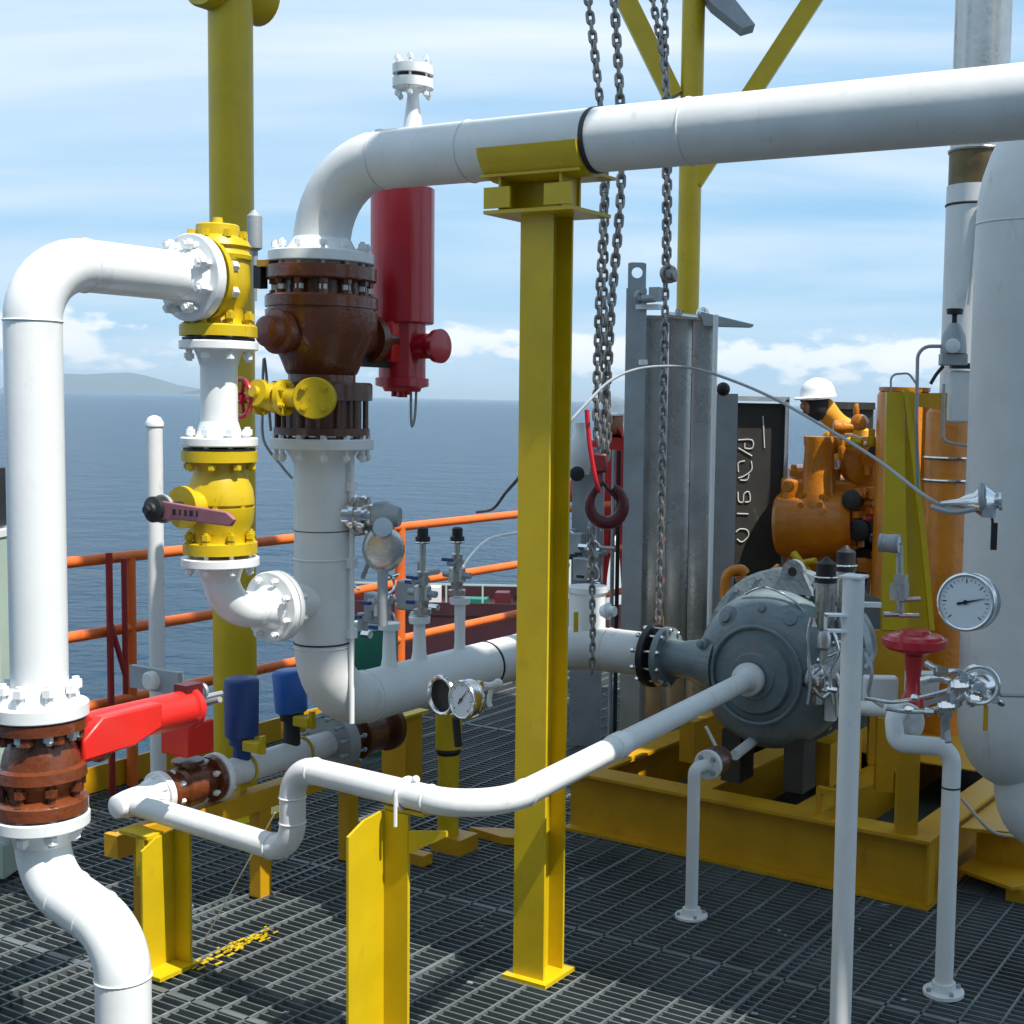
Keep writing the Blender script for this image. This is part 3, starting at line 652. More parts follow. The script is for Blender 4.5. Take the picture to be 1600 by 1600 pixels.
def angle_post(px, Y, ytop, ww, label, bracket, w2=.07):
    p = at(px, 1300, Y); z1 = zpy(p, ytop)
    T = thing('pipe_support', (p.x, p.y, 0), label, 'post', 'short yellow posts under the thin white pipe')
    b = MB()                 # flange along V (faces +U), web along U (faces -V): equal-leg section seen from its open side
    zz = z1 / 2 + .006
    b.prism([p - V * (ww + .0) + Z * (.012 - p.z), p + Z * (.012 - p.z), p + Z * (z1 - p.z), p - V * (ww * .55) + Z * (z1 - p.z - .008), p - V * ww + Z * (z1 - p.z - .035)], -U * .008)
    b.box(Vector((p.x, p.y, zz)) + U * (w2 * .5 - .0) + V * .0045, w2 + .016, .009, z1 - .013)
    b.build('shaft', YEL, T, smooth=False)
    MB().box(Vector((p.x, p.y, z1 + .006)) + U * .06 + V * .055, .13, .10, .010).build('top_plate', YEL, T, smooth=False)
    MB().box(Vector((p.x, p.y, .006)) + U * .03 - V * .05, .09, .14, .012).build('base_plate', YEL, T, smooth=False)
    if bracket == 1:
        g = MB(); q = Vector((p.x, p.y, z1 - .04)); g.prism([q + U * (w2 + .01) + V * .0, q + U * (w2 + .01) - Z * .06, q + U * (w2 + .13) + Z * .005, q + U * (w2 + .13) + Z * .02], V * .008)
        g.build('bracket', YEL, T, smooth=False)
    else:
        g = MB(); q = Vector((p.x, p.y, z1 - .005)); g.box(q - U * .07 - V * .06, .12, .06, .01); g.box(q - U * .04 - V * .085 - Z * .06, .035, .01, .12)
        g.build('bracket', YEL, T, smooth=False)
    return p
pa = on(p1, -U, 606)
angle_post(600, 3.36, 1266, .13, 'short bright yellow foreground post under the thin white pipe, cut off by the frame', 1)
angle_post(272, 3.90, 1296, .115, 'short yellow post at the left with a diagonal shadow, standing on the grating', 0, .055)

# far round yellow column at the rail
q = at(362, 300, 5.3); 
T = thing('column', (q.x, q.y, 0), 'round yellow tubular column rising out of frame behind the yellow relief valve', 'column')
MB().cyl(Vector((q.x, q.y, 0.0)), Vector((q.x, q.y, 4.6)), rp(33, 5.3), n=32).build('shaft', YEL, T)
jt = Vector((q.x - .02, q.y - .0, zpy(q, -22)))
MB().lathe(jt - V * .12, V, [(0, .10), (.012, .108), (.30, .108)], 28).build('joint_stub', YEL, T)
MB().box(Vector((q.x, q.y, .012)), .3, .3, .022).build('base_plate', YEL, T, smooth=False)
# distant yellow column with braces
q = at(1078, 300, 8.2)
T = thing('lattice_column', (q.x, q.y, 0), 'yellow tubular column with two sloping braces behind the overhead pipe', 'column')
MB().cyl(Vector((q.x, q.y, 0)), Vector((q.x, q.y, 5.2)), rp(17.5, 8.2), n=24).build('shaft', YEL, T)
for a_, b_, w_, m_ in (((968, -20), (1052, 152), 17, YEL), ((1292, -35), (1084, 285), 15, YEL)):
    e0, e1 = at(*a_, 8.2), at(*b_, 8.2); d = (e1 - e0).normalized(); sx = d.cross(Vector((0, 1, 0))).normalized()
    MB().box((e0 + e1) / 2, (e1 - e0).length, rp(w_ * 1.8, 8.2), .10, d, sx, Vector((0, 1, 0))).build('brace', m_, T, smooth=False)
e0, e1 = at(1095, -8, 8.0), at(1172, 42, 8.0); d = (e1 - e0).normalized()
T = tag(MB().prism([at(1098, -12, 8), at(1140, -12, 8), at(1180, 38, 8), at(1160, 44, 8), at(1112, 6, 8)], Vector((0, .25, .02))).build('cable_tray', GALV, smooth=False), 'grey tray end poking in at the picture top beside the braced yellow column', 'tray')

# ================================================================== HANDRAIL
T = thing('handrail', uv(EDGE + .06, 4.0, 0), 'orange tubular handrail with shaded stretches coloured dark red along the deck edge', 'railing')
zr_ = (1.0, .69, .385)
for z_ in zr_: MB().cyl(uv(EDGE + .06, 2.6, z_), uv(EDGE + .06, 9.6, z_), .024, n=16).build('rail', RAILO, T)
for px in (205, 625, 900, 1050):
    q = on(uv(EDGE + .06, 5, .5), V, px); MB().cyl(Vector((q.x, q.y, 0)), Vector((q.x, q.y, 1.0)), .024 if px != 625 else .028, n=16).build('post', RAILO, T)
q = on(uv(EDGE + .11, 5, .5), V, 173); q2_ = on(uv(EDGE + .11, 5, .5), V, 196)
MB().cyl(Vector((q.x, q.y, .0)), Vector((q.x, q.y, 1.03)), .014, n=12).build('gate_post', RAILR, T)
g = MB(); g.cyl(Vector((q2_.x, q2_.y, .42)), Vector((q2_.x, q2_.y, 1.0)), .012, n=12); g.cyl(Vector((q.x, q.y, .74)), Vector((q2_.x, q2_.y, .50)), .012, n=8); g.build('gate_stile', RAILR, T)
MB().box(uv(EDGE + .03, 6.0, .06), .008, 7.0, .11).build('toe_board', YEL2, T, smooth=False)

# white vent post
q = at(243, 800, 4.55)
T = tag(MB().lathe(Vector((q.x, q.y, 0)), Z, [(0, .026), (zpy(q, 668), .026), (zpy(q, 666), .030), (zpy(q, 660), .030), (zpy(q, 652), .020), (zpy(q, 649), .006)], 20).build('vent_post', WHITE2), 'slim greyish white dome capped post standing against the sea at left', 'post')
q = at(244, 1062, 4.2)
T = thing('instrument_box', q, 'small grey bracket plate with a pale disc behind the red actuator', 'box')
MB().box(q, rp(112, 4.2), .02, rp(36, 4.2)).build('plate', GALV, T, smooth=False)
MB().lathe(q - V * .01, -V, [(0, .03), (.02, .03), (.025, .024)], 24).build('disc', WHITE2, T)
# pale green cabinet, far left edge
q = at(-30, 900, 4.6)
T = thing('cabinet', (q.x, q.y, 0), 'pale green equipment cabinet sliver behind the white pipe at the left edge', 'cabinet')
z0, z1 = 0.02, zpy(q, 835)
MB().box(Vector((q.x, q.y, (z0 + z1) / 2)), .22, .2, z1 - z0, X, Vector((0, 1, 0))).build('body', PALEG, T, bevel=.004)
MB().box(Vector((q.x, q.y, z1 + .012)), .23, .21, .022, X, Vector((0, 1, 0))).build('lid', WHITE, T)
MB().box(Vector((q.x - .01, q.y, z1 + .13)), .18, .12, .2, X, Vector((0, 1, 0))).build('dark_block', BLACK, T)
vv = MB()
for k in range(5): vv.box(Vector((q.x + .09, q.y - .102, zpy(q, 950 + k * 22))), .025, .004, .016, X, Vector((0, 1, 0)))
vv.build('vents', BLACK, T)

# ================================================================== MANIFOLD SUPPORT, LOWER YELLOW POSTS
T = thing('pipe_rack', mf - Z * mf.z, 'low yellow support beam under the manifold pipe at left, with short legs', 'support')
mm = mf + V * .35; MB().box(Vector((mm.x, mm.y, MZ - .115)) , .06, 1.05, .07).build('beam', YEL2, T, smooth=False)
for tt in (-.05, .42, .85):
    q = mf + V * tt; MB().box(Vector((q.x, q.y, (MZ - .15) / 2)), .05, .05, MZ - .152).build('leg', YEL2, T, smooth=False)
for tt in (.36, .62):
    q = mf + V * tt; g = MB(); g.box(Vector((q.x, q.y, MZ - .04)) - U * .02, .012, .03, .10); g.torus(Vector((q.x, q.y, MZ)), V, .05, .005, 20, 6); g.build('pipe_clamp', YEL, T)
q = fl(700, 1325)
T = thing('pipe_support', q, 'round yellow pipe support with a black band behind the thin white pipe', 'post', 'yellow stub supports behind the thin pipe')
MB().cyl(Vector((q.x, q.y, .06)), Vector((q.x, q.y, zpy(q, 1172))), rp(17, q.y), n=24).build('shaft', YEL, T)
MB().lathe(Vector((q.x, q.y, 0)), Z, [(zpy(q, 1178), rp(17.6, q.y)), (zpy(q, 1172), rp(20, q.y)), (zpy(q, 1166), rp(17.6, q.y))], 24).build('band', BLACK, T)
MB().cyl(Vector((q.x, q.y, zpy(q, 1168))), Vector((q.x, q.y, zpy(q, 1112))), rp(21, q.y), n=24).build('sleeve', YEL, T)
MB().box(Vector((q.x, q.y, .03)) + U * .03, .14, .11, .06).build('base_block', YEL2, T)
q = fl(628, 1240)
T = thing('pipe_support', (q.x, q.y, 0), 'square yellow pedestal under the lower white pipe, right of the riser elbow', 'post', 'yellow stub supports behind the thin pipe')
MB().box(Vector((q.x, q.y, zpy(q, 1112) / 2)), .13, .11, zpy(q, 1112)).build('shaft', YEL2, T, smooth=False)
MB().box(Vector((q.x, q.y, zpy(q, 1112))), .17, .15, .012).build('top_plate', YEL, T, smooth=False)
q = fl(772, 1312)
T = tag(MB().prism([q - U * .12, q + U * .06 - V * .03, q + U * .14, q + U * .14 + V * .07, q + U * .03 + V * .07 , q - U * .02 + V * .05], Z * .03).build('deck_bracket', YEL2, smooth=False), 'small yellow clip welded to the deck just left of the tall column', 'bracket')
q = fl(652, 1348)
T = tag(MB().box(q + Z * .02, .10, .05, .04).build('deck_bracket', YEL2, smooth=False), 'small yellow block on the deck beside the foreground yellow post', 'bracket')
random.seed(21); g = MB(); q = fl(352, 1487)
for k in range(80):
    t_ = random.uniform(-.16, .20); g.box(q + V * t_ + U * random.gauss(0, .014 + .03 * max(0, -t_)) + Z * .0035, random.uniform(.003, .009), random.uniform(.008, .030), .003)
T = tag(struct(g.build('paint_spatter', YEL, smooth=False), 'stuff'), 'yellow paint spatter on the grating beside the left post foot', 'paint')
random.seed(22); g = MB()
for k in range(70):
    px = random.uniform(80, 1500); py = random.uniform(1180, 1600); p_ = fl(px, py, .003)
    if p_.dot(V) < 1.3 or p_.dot(V) > 8 or p_.dot(U) < EDGE + .1: continue
    g.box(p_, random.uniform(.004, .03), random.uniform(.003, .012), .004, (U + V * random.uniform(-.6, .6)).normalized(), None, None)
struct(g.build('deck_litter', GALV, smooth=False), 'stuff')
T = tag(MB().cyl(fl(316, 1475, .01), at(430, 1270, 3.9), .0022, n=6).build('wire', ROPE), 'thin pale wire running up from the deck behind the zigzag pipe', 'wire')

# green drum
q = at(572, 1000, 6.4)
T = thing('drum', (q.x, q.y, 0), 'green drum on the deck, just right of the riser and partly hidden', 'drum')
z1 = zpy(q, 978); MB().lathe(Vector((q.x, q.y, 0)), Z, [(.0, .15), (z1 * .5, .152), (z1 * .51, .157), (z1 * .53, .157), (z1 * .54, .152), (z1 - .03, .152), (z1, .14)], 32).build('shell', GREEN, T)
MB().torus(Vector((q.x, q.y, z1)), Z, .142, .006, 32, 6).build('rim', GALV, T)

# ================================================================== INSTRUMENTS BY THE RISER
g0 = P3(VP, 803)
nq = on(g0, (U + V * .15).normalized(), 552)
T = thing('level_transmitter', at(590, 830, 4.3), 'polished steel transmitter with round dark plate on the right of the riser', 'instrument')
dd = (at(585, 806, 4.22) - g0).normalized()
MB().lathe(g0, dd, [(.07, .045), (.10, .045), (.102, .062), (.115, .062), (.118, .05), (.128, .05), (.13, .062), (.143, .062), (.146, .035), (.17, .035)], 28).build('nozzle', CHROME, T)
hb_ = g0 + dd * .2
MB().lathe(hb_ - dd * .04, dd, [(0, .03), (.01, .045), (.05, .048), (.06, .04), (.09, .03)], 24).build('housing', GALV, T)
bolts(T, g0 + dd * .123, dd, .054, 6, .06, .007, CHROME)
pl = at(598, 858, 4.15)
MB().lathe(pl, Vector((-.30, -1, .05)), [(-.02, .055), (-.012, .07), (.0, .072), (.006, .066), (.010, .05)], 36).build('plate', STEEL, T)
MB().lathe(pl + Z * .065, Vector((.2, -1, .3)), [(-.03, .03), (.0, .035), (.02, .03)], 20).build('knuckle', CHROME, T)
MB().cyl(pl - Z * .06, pl - Z * .24, .016, n=16).build('stem', GALV, T)
MB().sweep(spline([g0 + dd * .15 - Z * .03, g0 + dd * .16 - Z * .11, g0 + dd * .13 - Z * .2]), .007, 8).build('drain_tube', GALV, T)

def stem_valve(px, ybot, ycap, Y, label, capr=.019):
    q = at(px, ybot, Y); T = thing('needle_valve', q, label, 'valve', 'needle valves on the lower pipe stubs')
    p = Vector((q.x, q.y, 0)); zb, zc = zpy(q, ybot), zpy(q, ycap)
    MB().lathe(p, Z, [(zb, .03), (zb + .02, .032), (zb + .022, .02), (zb + .05, .024), (zb + .052, .032), (zb + .10, .030), (zb + .105, .018), (zb + .15, .02), (zb + .155, .010), (zc - .03, .011)], 16).build('body', STEEL, T)
    MB().lathe(p, Z, [(zc - .035, .012), (zc - .03, capr * 1.35), (zc - .015, capr * 1.35), (zc - .012, capr), (zc + .015, capr), (zc + .02, capr * .6)], 20).build('cap', BLACK, T)
    MB().torus(Vector((q.x, q.y, zc - .034)), Z, capr * 1.2, .004, 20, 6).build('cap_ring', CHROME, T)
    sd = MB(); sd.cyl(p + Z * (zb + .075) - U * .06, p + Z * (zb + .075) + U * .06, .012, n=10); sd.cyl(p + Z * (zb + .12) - V * .05, p + Z * (zb + .12) + V * .03, .010, n=10); sd.build('side_port', GALV, T)
    hh = MB(); hh.box(p + Z * (zb + .135) - V * .055, .05, .008, .012); hh.build('handle', DBLUE, T)
    return p
qa = on(c1, V, 655); qb = on(c1, V, 718); qc = on(c1, V, 608)
stem_valve(660, 960, 832, qa.y, 'steel needle valve with black cap, left one of the black capped pair')
stem_valve(714, 930, 832, qb.y, 'steel needle valve with black cap, right one of the black capped pair')
random.seed(3)
for k, (px, py, YY, lb) in enumerate(((640, 930, 4.95, 'cluster of steel fittings and blue handles between the two black capped valves'), (590, 950, 4.75, 'cluster of grey steel fittings on the stub nearest the riser'), (912, 890, 6.2, 'cluster of steel regulators and tubing right of the tall column'), (900, 850, 6.4, 'upper cluster of small steel gauges right of the tall column'))):
    q = at(px, py, YY); T = thing('tube_fittings', q, lb, 'fittings')
    MB().box(q, .09, .05, .11).build('block', GALV, T, bevel=.006)
    for j in range(12):
        c_ = q + U * random.uniform(-.09, .09) + V * random.uniform(-.06, .06) + Z * random.uniform(-.10, .11)
        d = random.choice((U, V, Z, -U)); ll = random.uniform(.03, .09)
        if j % 3 == 0: MB().cyl(c_, c_ + d * ll, random.uniform(.009, .02), n=12).build('body', GALV, T)
        elif j % 3 == 1: MB().cyl(c_, c_ + d * ll, random.uniform(.010, .018), n=6).build('fitting', CHROME, T)
        else: MB().sweep(spline([c_, c_ + d * ll, c_ + d * ll + Z * .05, c_ + Z * .08 + U * .03], 5), .005, 6).build('tube', CHROME, T)
    for j in range(3): MB().box(q + U * random.uniform(-.09, .09) - V * .06 + Z * random.uniform(-.08, .08), .035, .012, .012).build('handle', DBLUE if k < 2 else BLACK, T)

def gauge(px, py, Y, r, d, label, needle=35, case=CHROME, depth=.05, name='pressure_gauge', ticks=True):
    c_ = at(px, py, Y); T = thing(name, c_ - Z * r, label, 'gauge'); d = d.normalized(); x, y, _ = axes(d)
    x = -x if x.dot(X) < 0 else x; y = Z - d * d.dot(Z); y.normalize(); x = y.cross(d)
    b = MB(); b.lathe(c_, -d, [(0, r * .9), (.004, r), (depth * .35, r), (depth * .4, r * .93), (depth * .8, r * .93), (depth * .82, r * 1.0), (depth, r * .96)], 40); b.build('case', case, T)
    MB().torus(c_ + d * .002, d, r * .94, r * .07, 40, 8).build('bezel', case, T)
    MB().lathe(c_ + d * .0005, d, [(0, r * .88), (.0015, r * .88)], 40).build('dial', DIAL, T)
    g = MB()
    if ticks:
        for k in range(25):
            a_ = R(-45 + 270 * k / 24); L_ = .14 if k % 4 == 0 else .07
            q_ = x * math.cos(a_) + y * math.sin(a_); t_ = d.cross(q_); r1 = r * .80
            g.box(c_ + d * .0028 + q_ * (r1 - r * L_ / 2), r * L_, r * (.035 if k % 4 == 0 else .018), .0008, q_, t_, d)
    g.build('dial_marks', INK, T) if g.v else None
    a_ = R(needle); q_ = x * math.cos(a_) + y * math.sin(a_); t_ = d.cross(q_)
    g = MB(); o_ = c_ + d * .0045; g.prism([o_ - q_ * r * .3 - t_ * r * .045, o_ - q_ * r * .3 + t_ * r * .045, o_ + q_ * r * .7 + t_ * r * .008, o_ + q_ * r * .7 - t_ * r * .008], d * .001); g.lathe(o_, d, [(0, r * .08), (.003, r * .08)], 16)
    g.build('needle', INK, T)
    return T, c_
T, c_ = gauge(1509, 941, 3.55, rp(46, 3.55), Vector((-.50, -1, .12)), 'large round steel pressure gauge with white dial in front of the white vessel', 15, depth=.085)
MB().cyl(c_ + Vector((.02, .06, -.0)), c_ + Vector((.10, .30, .0)), .012, n=12).build('stem', CHROME, T)
for s_, tx in ((0, '0'), (1, '200'), (2, '400'), (3, '600')): pass
T, c_ = gauge(722, 1093, 3.9, rp(31, 3.9), Vector((-.85, -1, .05)), 'small tilted steel gauge with grey dial under the lower white pipe', 50, depth=.04)
MB().box(c_ + X * .035 + Vector((0, .02, 0)), .008, .07, .09, X).build('tag_plate', YEL2, T)
MB().torus(at(690, 1087, 3.98), Vector((-.8, -1, .0)), rp(29, 3.98), .008, 32, 8).build('guard_ring', CHROME, T)
MB().lathe(at(692, 1087, 4.0), Vector((-.8, -1, 0)), [(-.03, .03), (0, .05), (.004, .048)], 24).build('back_case', BLACK, T)
MB().cyl(at(712, 1122, 3.93), at(716, 1165, 3.95), .012, n=10).build('stem', BLACK, T)
q = at(765, 1085, 4.1)
T = thing('tube_fittings', q, 'bright white painted tube fittings hanging under the lower pipe, left of the tall column', 'fittings')
g = MB(); g.sweep(spline([at(745, 1068, 4.1), at(765, 1072, 4.1), at(780, 1066, 4.1)]), .012, 8); g.sweep(spline([at(748, 1075, 4.1), at(752, 1098, 4.1), at(750, 1112, 4.1)]), .009, 8); g.sweep(spline([at(768, 1075, 4.1), at(764, 1095, 4.1), at(766, 1104, 4.1)]), .008, 8); g.ball(at(778, 1068, 4.08), .016, 10)
g.build('tubing', WHITE, T)

# ================================================================== CHAINS, HOOK, CABLE
def chain(path, pitch, wd, wr, phase=0):
    b = MB(); Ls = [0]
    for i in range(1, len(path)): Ls.append(Ls[-1] + (path[i] - path[i - 1]).length)
    n = int(Ls[-1] / pitch)
    for k in range(n):
        s_ = (k + .5) * pitch; i = max(j for j in range(len(Ls)) if Ls[j] <= s_); i = min(i, len(path) - 2)
        f_ = (s_ - Ls[i]) / (Ls[i + 1] - Ls[i]); c_ = path[i].lerp(path[i + 1], f_); d = (path[i + 1] - path[i]).normalized()
        x, y, _ = axes(d); rot = R(45 + 90 * (k % 2) + phase + random.uniform(-12, 12)); sx = x * math.cos(rot) + y * math.sin(rot); nz = d.cross(sx)
        hl = pitch / 2 + wr * .9 - wd / 2 + wr; hl = max(hl, .002); rr_ = wd / 2 - wr
        loop = []
        for j in range(7): t_ = math.pi * j / 6; loop.append(c_ + d * (hl + rr_ * math.sin(t_)) + sx * (rr_ * math.cos(t_)))
        for j in range(7): t_ = math.pi + math.pi * j / 6; loop.append(c_ + d * (-hl + rr_ * math.sin(t_)) + sx * (rr_ * math.cos(t_)))
        st = len(b.v); m_ = len(loop)
        for j in range(m_):
            tn = (loop[(j + 1) % m_] - loop[j - 1]).normalized(); sd = tn.cross(nz)
            for e in range(6):
                a_ = e * math.pi / 3; b.v.append(loop[j] + sd * (wr * math.cos(a_)) + nz * (wr * math.sin(a_)))
        for j in range(m_):
            for e in range(6):
                j2 = (j + 1) % m_; b.f.append((st + j * 6 + e, st + j2 * 6 + e, st + j2 * 6 + (e + 1) % 6, st + j * 6 + (e + 1) % 6))
    return b
YC = 4.9
cs = [([(914, -40), (938, 165), (944, 300), (936, 480), (932, 640), (935, 700)], 'hoist chain nearest the tall yellow column, running down to the maroon hook', 4.9, .043, .034, .0062),
      ([(957, -40), (969, 160), (970, 300), (956, 470), (948, 600), (940, 715)], 'heavier hoist chain just right of the column pair, running down to the hook', 5.0, .046, .038, .0072),
      ([(946, 280), (944, 420), (944, 560), (950, 660), (946, 730)], 'slack hoist chain that tangles with the two long ones above the maroon hook', 5.06, .043, .034, .0060),
      ([(1037, -40), (1040, 150), (1040, 420), (1036, 640), (1032, 860), (1028, 1010)], 'long hoist chain hanging in front of the stainless cabinet', 5.35, .043, .034, .0062),
      ([(1012, -40), (1040, 120), (1044, 260), (1043, 430)], 'short hoist chain that meets the long one above the stainless cabinet', 5.45, .043, .034, .0062),
      ([(925, 825), (925, 900), (926, 1000), (924, 1060)], 'thin load chain hanging below the maroon hook in front of the white pipe', 4.85, .034, .026, .005)]
for pts, lb, YY, pt_, wd_, wr_ in cs:
    path = spline([at(px, py, YY) for px, py in pts], 6)
    tag(chain(path, pt_ * .78, wd_, wr_).build('hoist_chain', CHAINM), lb, 'chain', 'steel hoist chains')
q = at(1045, 428, 5.3); tag(MB().torus(q, Vector((.3, -1, .2)), .028, .010, 20, 8).torus(q + X * .02, Vector((1, -.4, .2)), .024, .008, 20, 8).box(q, .05, .03, .03).build('shackle', CHAINM), 'steel shackle joining the two chains above the stainless cabinet', 'shackle')
hk = at(948, 788, 4.88)
T = thing('lifting_hook', hk - Z * .07, 'maroon lifting hook with red latch hanging from the tangled chains', 'hook')
loop = []
for k in range(15):
    t_ = R(115 - k * 22.5); rr_ = .055; loop.append(hk + X * (rr_ * math.cos(t_)) + Z * (rr_ * 1.05 * math.sin(t_)))
rad_ = [.012 + .010 * math.sin(math.pi * k / 14) for k in range(15)]
MB().sweep([hk + Z * .14 - X * .03, hk + Z * .10 - X * .032, hk + Z * .07 - X * .03] + loop[0:0] + [hk + X * (.062 * math.cos(R(a_))) + Z * (.068 * math.sin(R(a_))) for a_ in range(140, 430, 18)], .014, 12, radii=[.016, .015, .015] + [.014 + .011 * math.sin(math.pi * k / 16) for k in range(len(range(140, 430, 18)))]).build('hook', MAROON, T)
MB().box(hk + Z * .15 - X * .025, .05, .04, .07, X, Vector((0, 1, 0))).build('block', MAROON, T, bevel=.008)
MB().sweep(spline([at(917, 640, 4.86), at(921, 690, 4.86), at(930, 745, 4.86), at(938, 770, 4.86)]), .009, 8).build('latch', RED, T)
MB().cyl(hk + Z * .085 - X * .02, hk + Z * .01 + X * .045, .007, n=8).build('safety_catch', BLACK, T)
cab = spline([at(888, 662, 4.6), at(915, 632, 4.7), at(955, 594, 4.8), at(1005, 575, 4.85), at(1075, 574, 4.85), at(1140, 593, 4.75), at(1210, 623, 4.6), at(1290, 668, 4.4), at(1370, 718, 4.1), at(1450, 778, 3.8), at(1500, 799, 3.72)])
tag(MB().sweep(cab, .0052, 8).build('cable', GALV), 'grey braided cable sagging from the column across to the white vessel', 'cable')
tag(MB().sweep(spline([at(745, 800, 6.0), at(770, 795, 5.6), at(790, 770, 5.0), at(812, 745, 4.4), at(830, 720, 4.2)]), .006, 8).build('hose', BLACK), 'thin black cable crossing the orange rail left of the tall column', 'cable')
tag(MB().sweep(spline([at(722, 888, 4.95), at(745, 858, 5.2), at(770, 840, 5.4), at(812, 832, 5.6)]), .006, 8).build('hose', WHITE), 'thin white tube arching up from the right black capped valve', 'tube')

# ================================================================== PUMP AND SKID
SF0, SF1 = fl(878, 1296), fl(1449, 1424)
su = (SF1 - SF0).normalized(); sv = Vector((-su.y, su.x, 0)); SLn = (SF1 - SF0).length; SH = .24; SW = 1.9
def sk(a, b_, z_=0.0): return SF0 + su * a + sv * b_ + Z * z_
T = thing('equipment_skid', sk(SLn / 2, SW / 2), 'ochre yellow steel skid frame on the deck beneath the grey pump', 'skid')
def ibeam(name, a, b_, h, wf):
    d = (b_ - a); l_ = d.length; d = d.normalized(); s_ = d.cross(Z); c_ = (a + b_) / 2; m_ = MB()
    m_.box(c_ + Z * (h - .006), l_, wf, .012, d, s_); m_.box(c_ + Z * .006, l_, wf, .012, d, s_); m_.box(c_ + Z * (h / 2), l_ - .001, .010, h - .025, d, s_)
    return m_.build(name, YEL2, T, smooth=False)
ibeam('front_beam', sk(0, .06), sk(SLn, .06), SH, .12); ibeam('rear_beam', sk(0, SW), sk(SLn, SW), SH, .12)
for a_ in (.07, .55, 1.02, SLn - .06): ibeam('cross_beam', sk(a_, .125), sk(a_, SW - .065), SH - .003, .11)
MB().box(sk(SLn * .5, 1.35, SH + .001), SLn - .1, .8, .006, su, sv).build('deck_plate', YEL2, T, smooth=False)
MB().box(sk(SLn * .5, .95, .03), SLn - .2, 1.6, .01, su, sv).build('dark_pan', UNDER, T, smooth=False)  # dark pan added to stand for shade beneath the pump
MB().box(sk(SLn - .006, .03, SH / 2), .010, .05, SH - .03, su, sv).build('stiffener', YEL2, T, smooth=False)
lg = MB(); c_ = sk(1.12, .07, SH + .05)
lg.box(c_ - su * .035, .018, .03, .10, su, sv); lg.box(c_ + su * .035, .018, .03, .10, su, sv); lg.box(c_ + Z * .04, .052, .03, .018, su, sv); lg.build('lifting_lug', YEL2, T, smooth=False)
tl = MB(); tl.prism([sk(SLn + .0, .30, .05), sk(SLn + .22, .22, .05), sk(SLn + .34, .40, .05), sk(SLn + .30, .62, .05), sk(SLn, .7, .05)], Z * .012)
tl.prism([sk(SLn + .0, .30, .2), sk(SLn + .16, .35, .2), sk(SLn + .30, .75, .2), sk(SLn, .9, .2)], Z * .012); tl.box(sk(SLn + .14, .45, .12), .25, .012, .15, su, sv)
tl.box(sk(SLn + .24, .50, .025), .10, .5, .05, su, sv)
tl.build('tow_end', YEL2, T, smooth=False)
for px, yb, yt, ww in ((1415, 1300, 1170, 34), (1380, 1235, 1120, 28)):
    q = fl(px, yb, SH); MB().box(Vector((q.x, q.y, (SH + zpy(q, yt)) / 2)), rp(ww, q.y), .05, zpy(q, yt) - SH, X, Vector((0, 1, 0))).build('upright', YEL2, T, smooth=False)
for a_ in (.35, .95):
    g = MB(); q = sk(a_, .52); g.box(q + Z * (SH + .09), .07, .30, .17, su, sv); g.build('pump_pedestal', YEL2, T, smooth=False)
# pump
pc = PUMP + V * .2; zc_ = ZPU
T = thing('pump', Vector((pc.x, pc.y, SH + .1)), 'blue grey centrifugal pump casing with a lifting eye, on the yellow skid', 'pump')
o = Vector((pc.x, pc.y, zc_)); Rp = rp(126, pc.y)
MB().lathe(o, -V, [(-.22, Rp * .6), (-.14, Rp * .93), (-.10, Rp), (.0, Rp * 1.0), (.04, Rp * .97), (.085, Rp * .86), (.12, Rp * .66), (.128, Rp * .5), (.135, Rp * .48), (.15, Rp * .46), (.155, Rp * .3), (.165, Rp * .28)], 56).build('casing', PUMPG, T)
MB().lathe(o + U * .02 + Z * .04, -V, [(-.15, Rp * 1.10), (-.145, Rp * 1.12), (-.075, Rp * 1.12), (-.07, Rp * 1.08)], 56).build('rim_flange', PUMPG, T)
MB().torus(o - V * .134, V, Rp * .60, .008, 40, 8).build('cover_ring', PUMPG, T)
hexbolt_row(T, CHROME, o + V * .085 + U * .02 + Z * .04, -V, Rp * 1.05, 18, .011, .03)
for (a_, rr_, hh) in ((125, .035, .07), (62, .038, .06), (90, .024, .06), (160, .02, .085)):
    t_ = R(a_); d = U * math.cos(t_) + Z * math.sin(t_); MB().lathe(o - V * .03 + d * Rp * .72, (-V * .85 + d * .4).normalized(), [(.03, rr_ * 1.2), (hh, rr_ * 1.2), (hh + .004, rr_ * .8), (hh + .018, rr_ * .7), (hh + .02, .008)], 16).build('boss', PUMPG, T)
lug = MB(); lo = o + U * .065 + Z * (Rp * 1.06) + V * .06; st_ = []
for k in range(11): t_ = R(-10 + 20 * k); st_.append(lo + Z * .055 + U * (.045 * math.cos(t_)) + Z * (.045 * math.sin(t_)))
outl = [lo + U * .085 - Z * .03] + st_ + [lo - U * .085 - Z * .03]
inl = [lo + Z * .055 + U * (.018 * math.cos(R(a_))) + Z * (.018 * math.sin(R(a_))) for a_ in range(-90, 271, 30)]
lug.prism(outl, -V * .028); lgo = lug.build('lifting_eye', PUMPG, T, smooth=False)
MB().lathe(lo + Z * .055 - V * .0285, -V, [(0, .018), (.001, .018)], 16).build('eye_hole', INK, lgo)
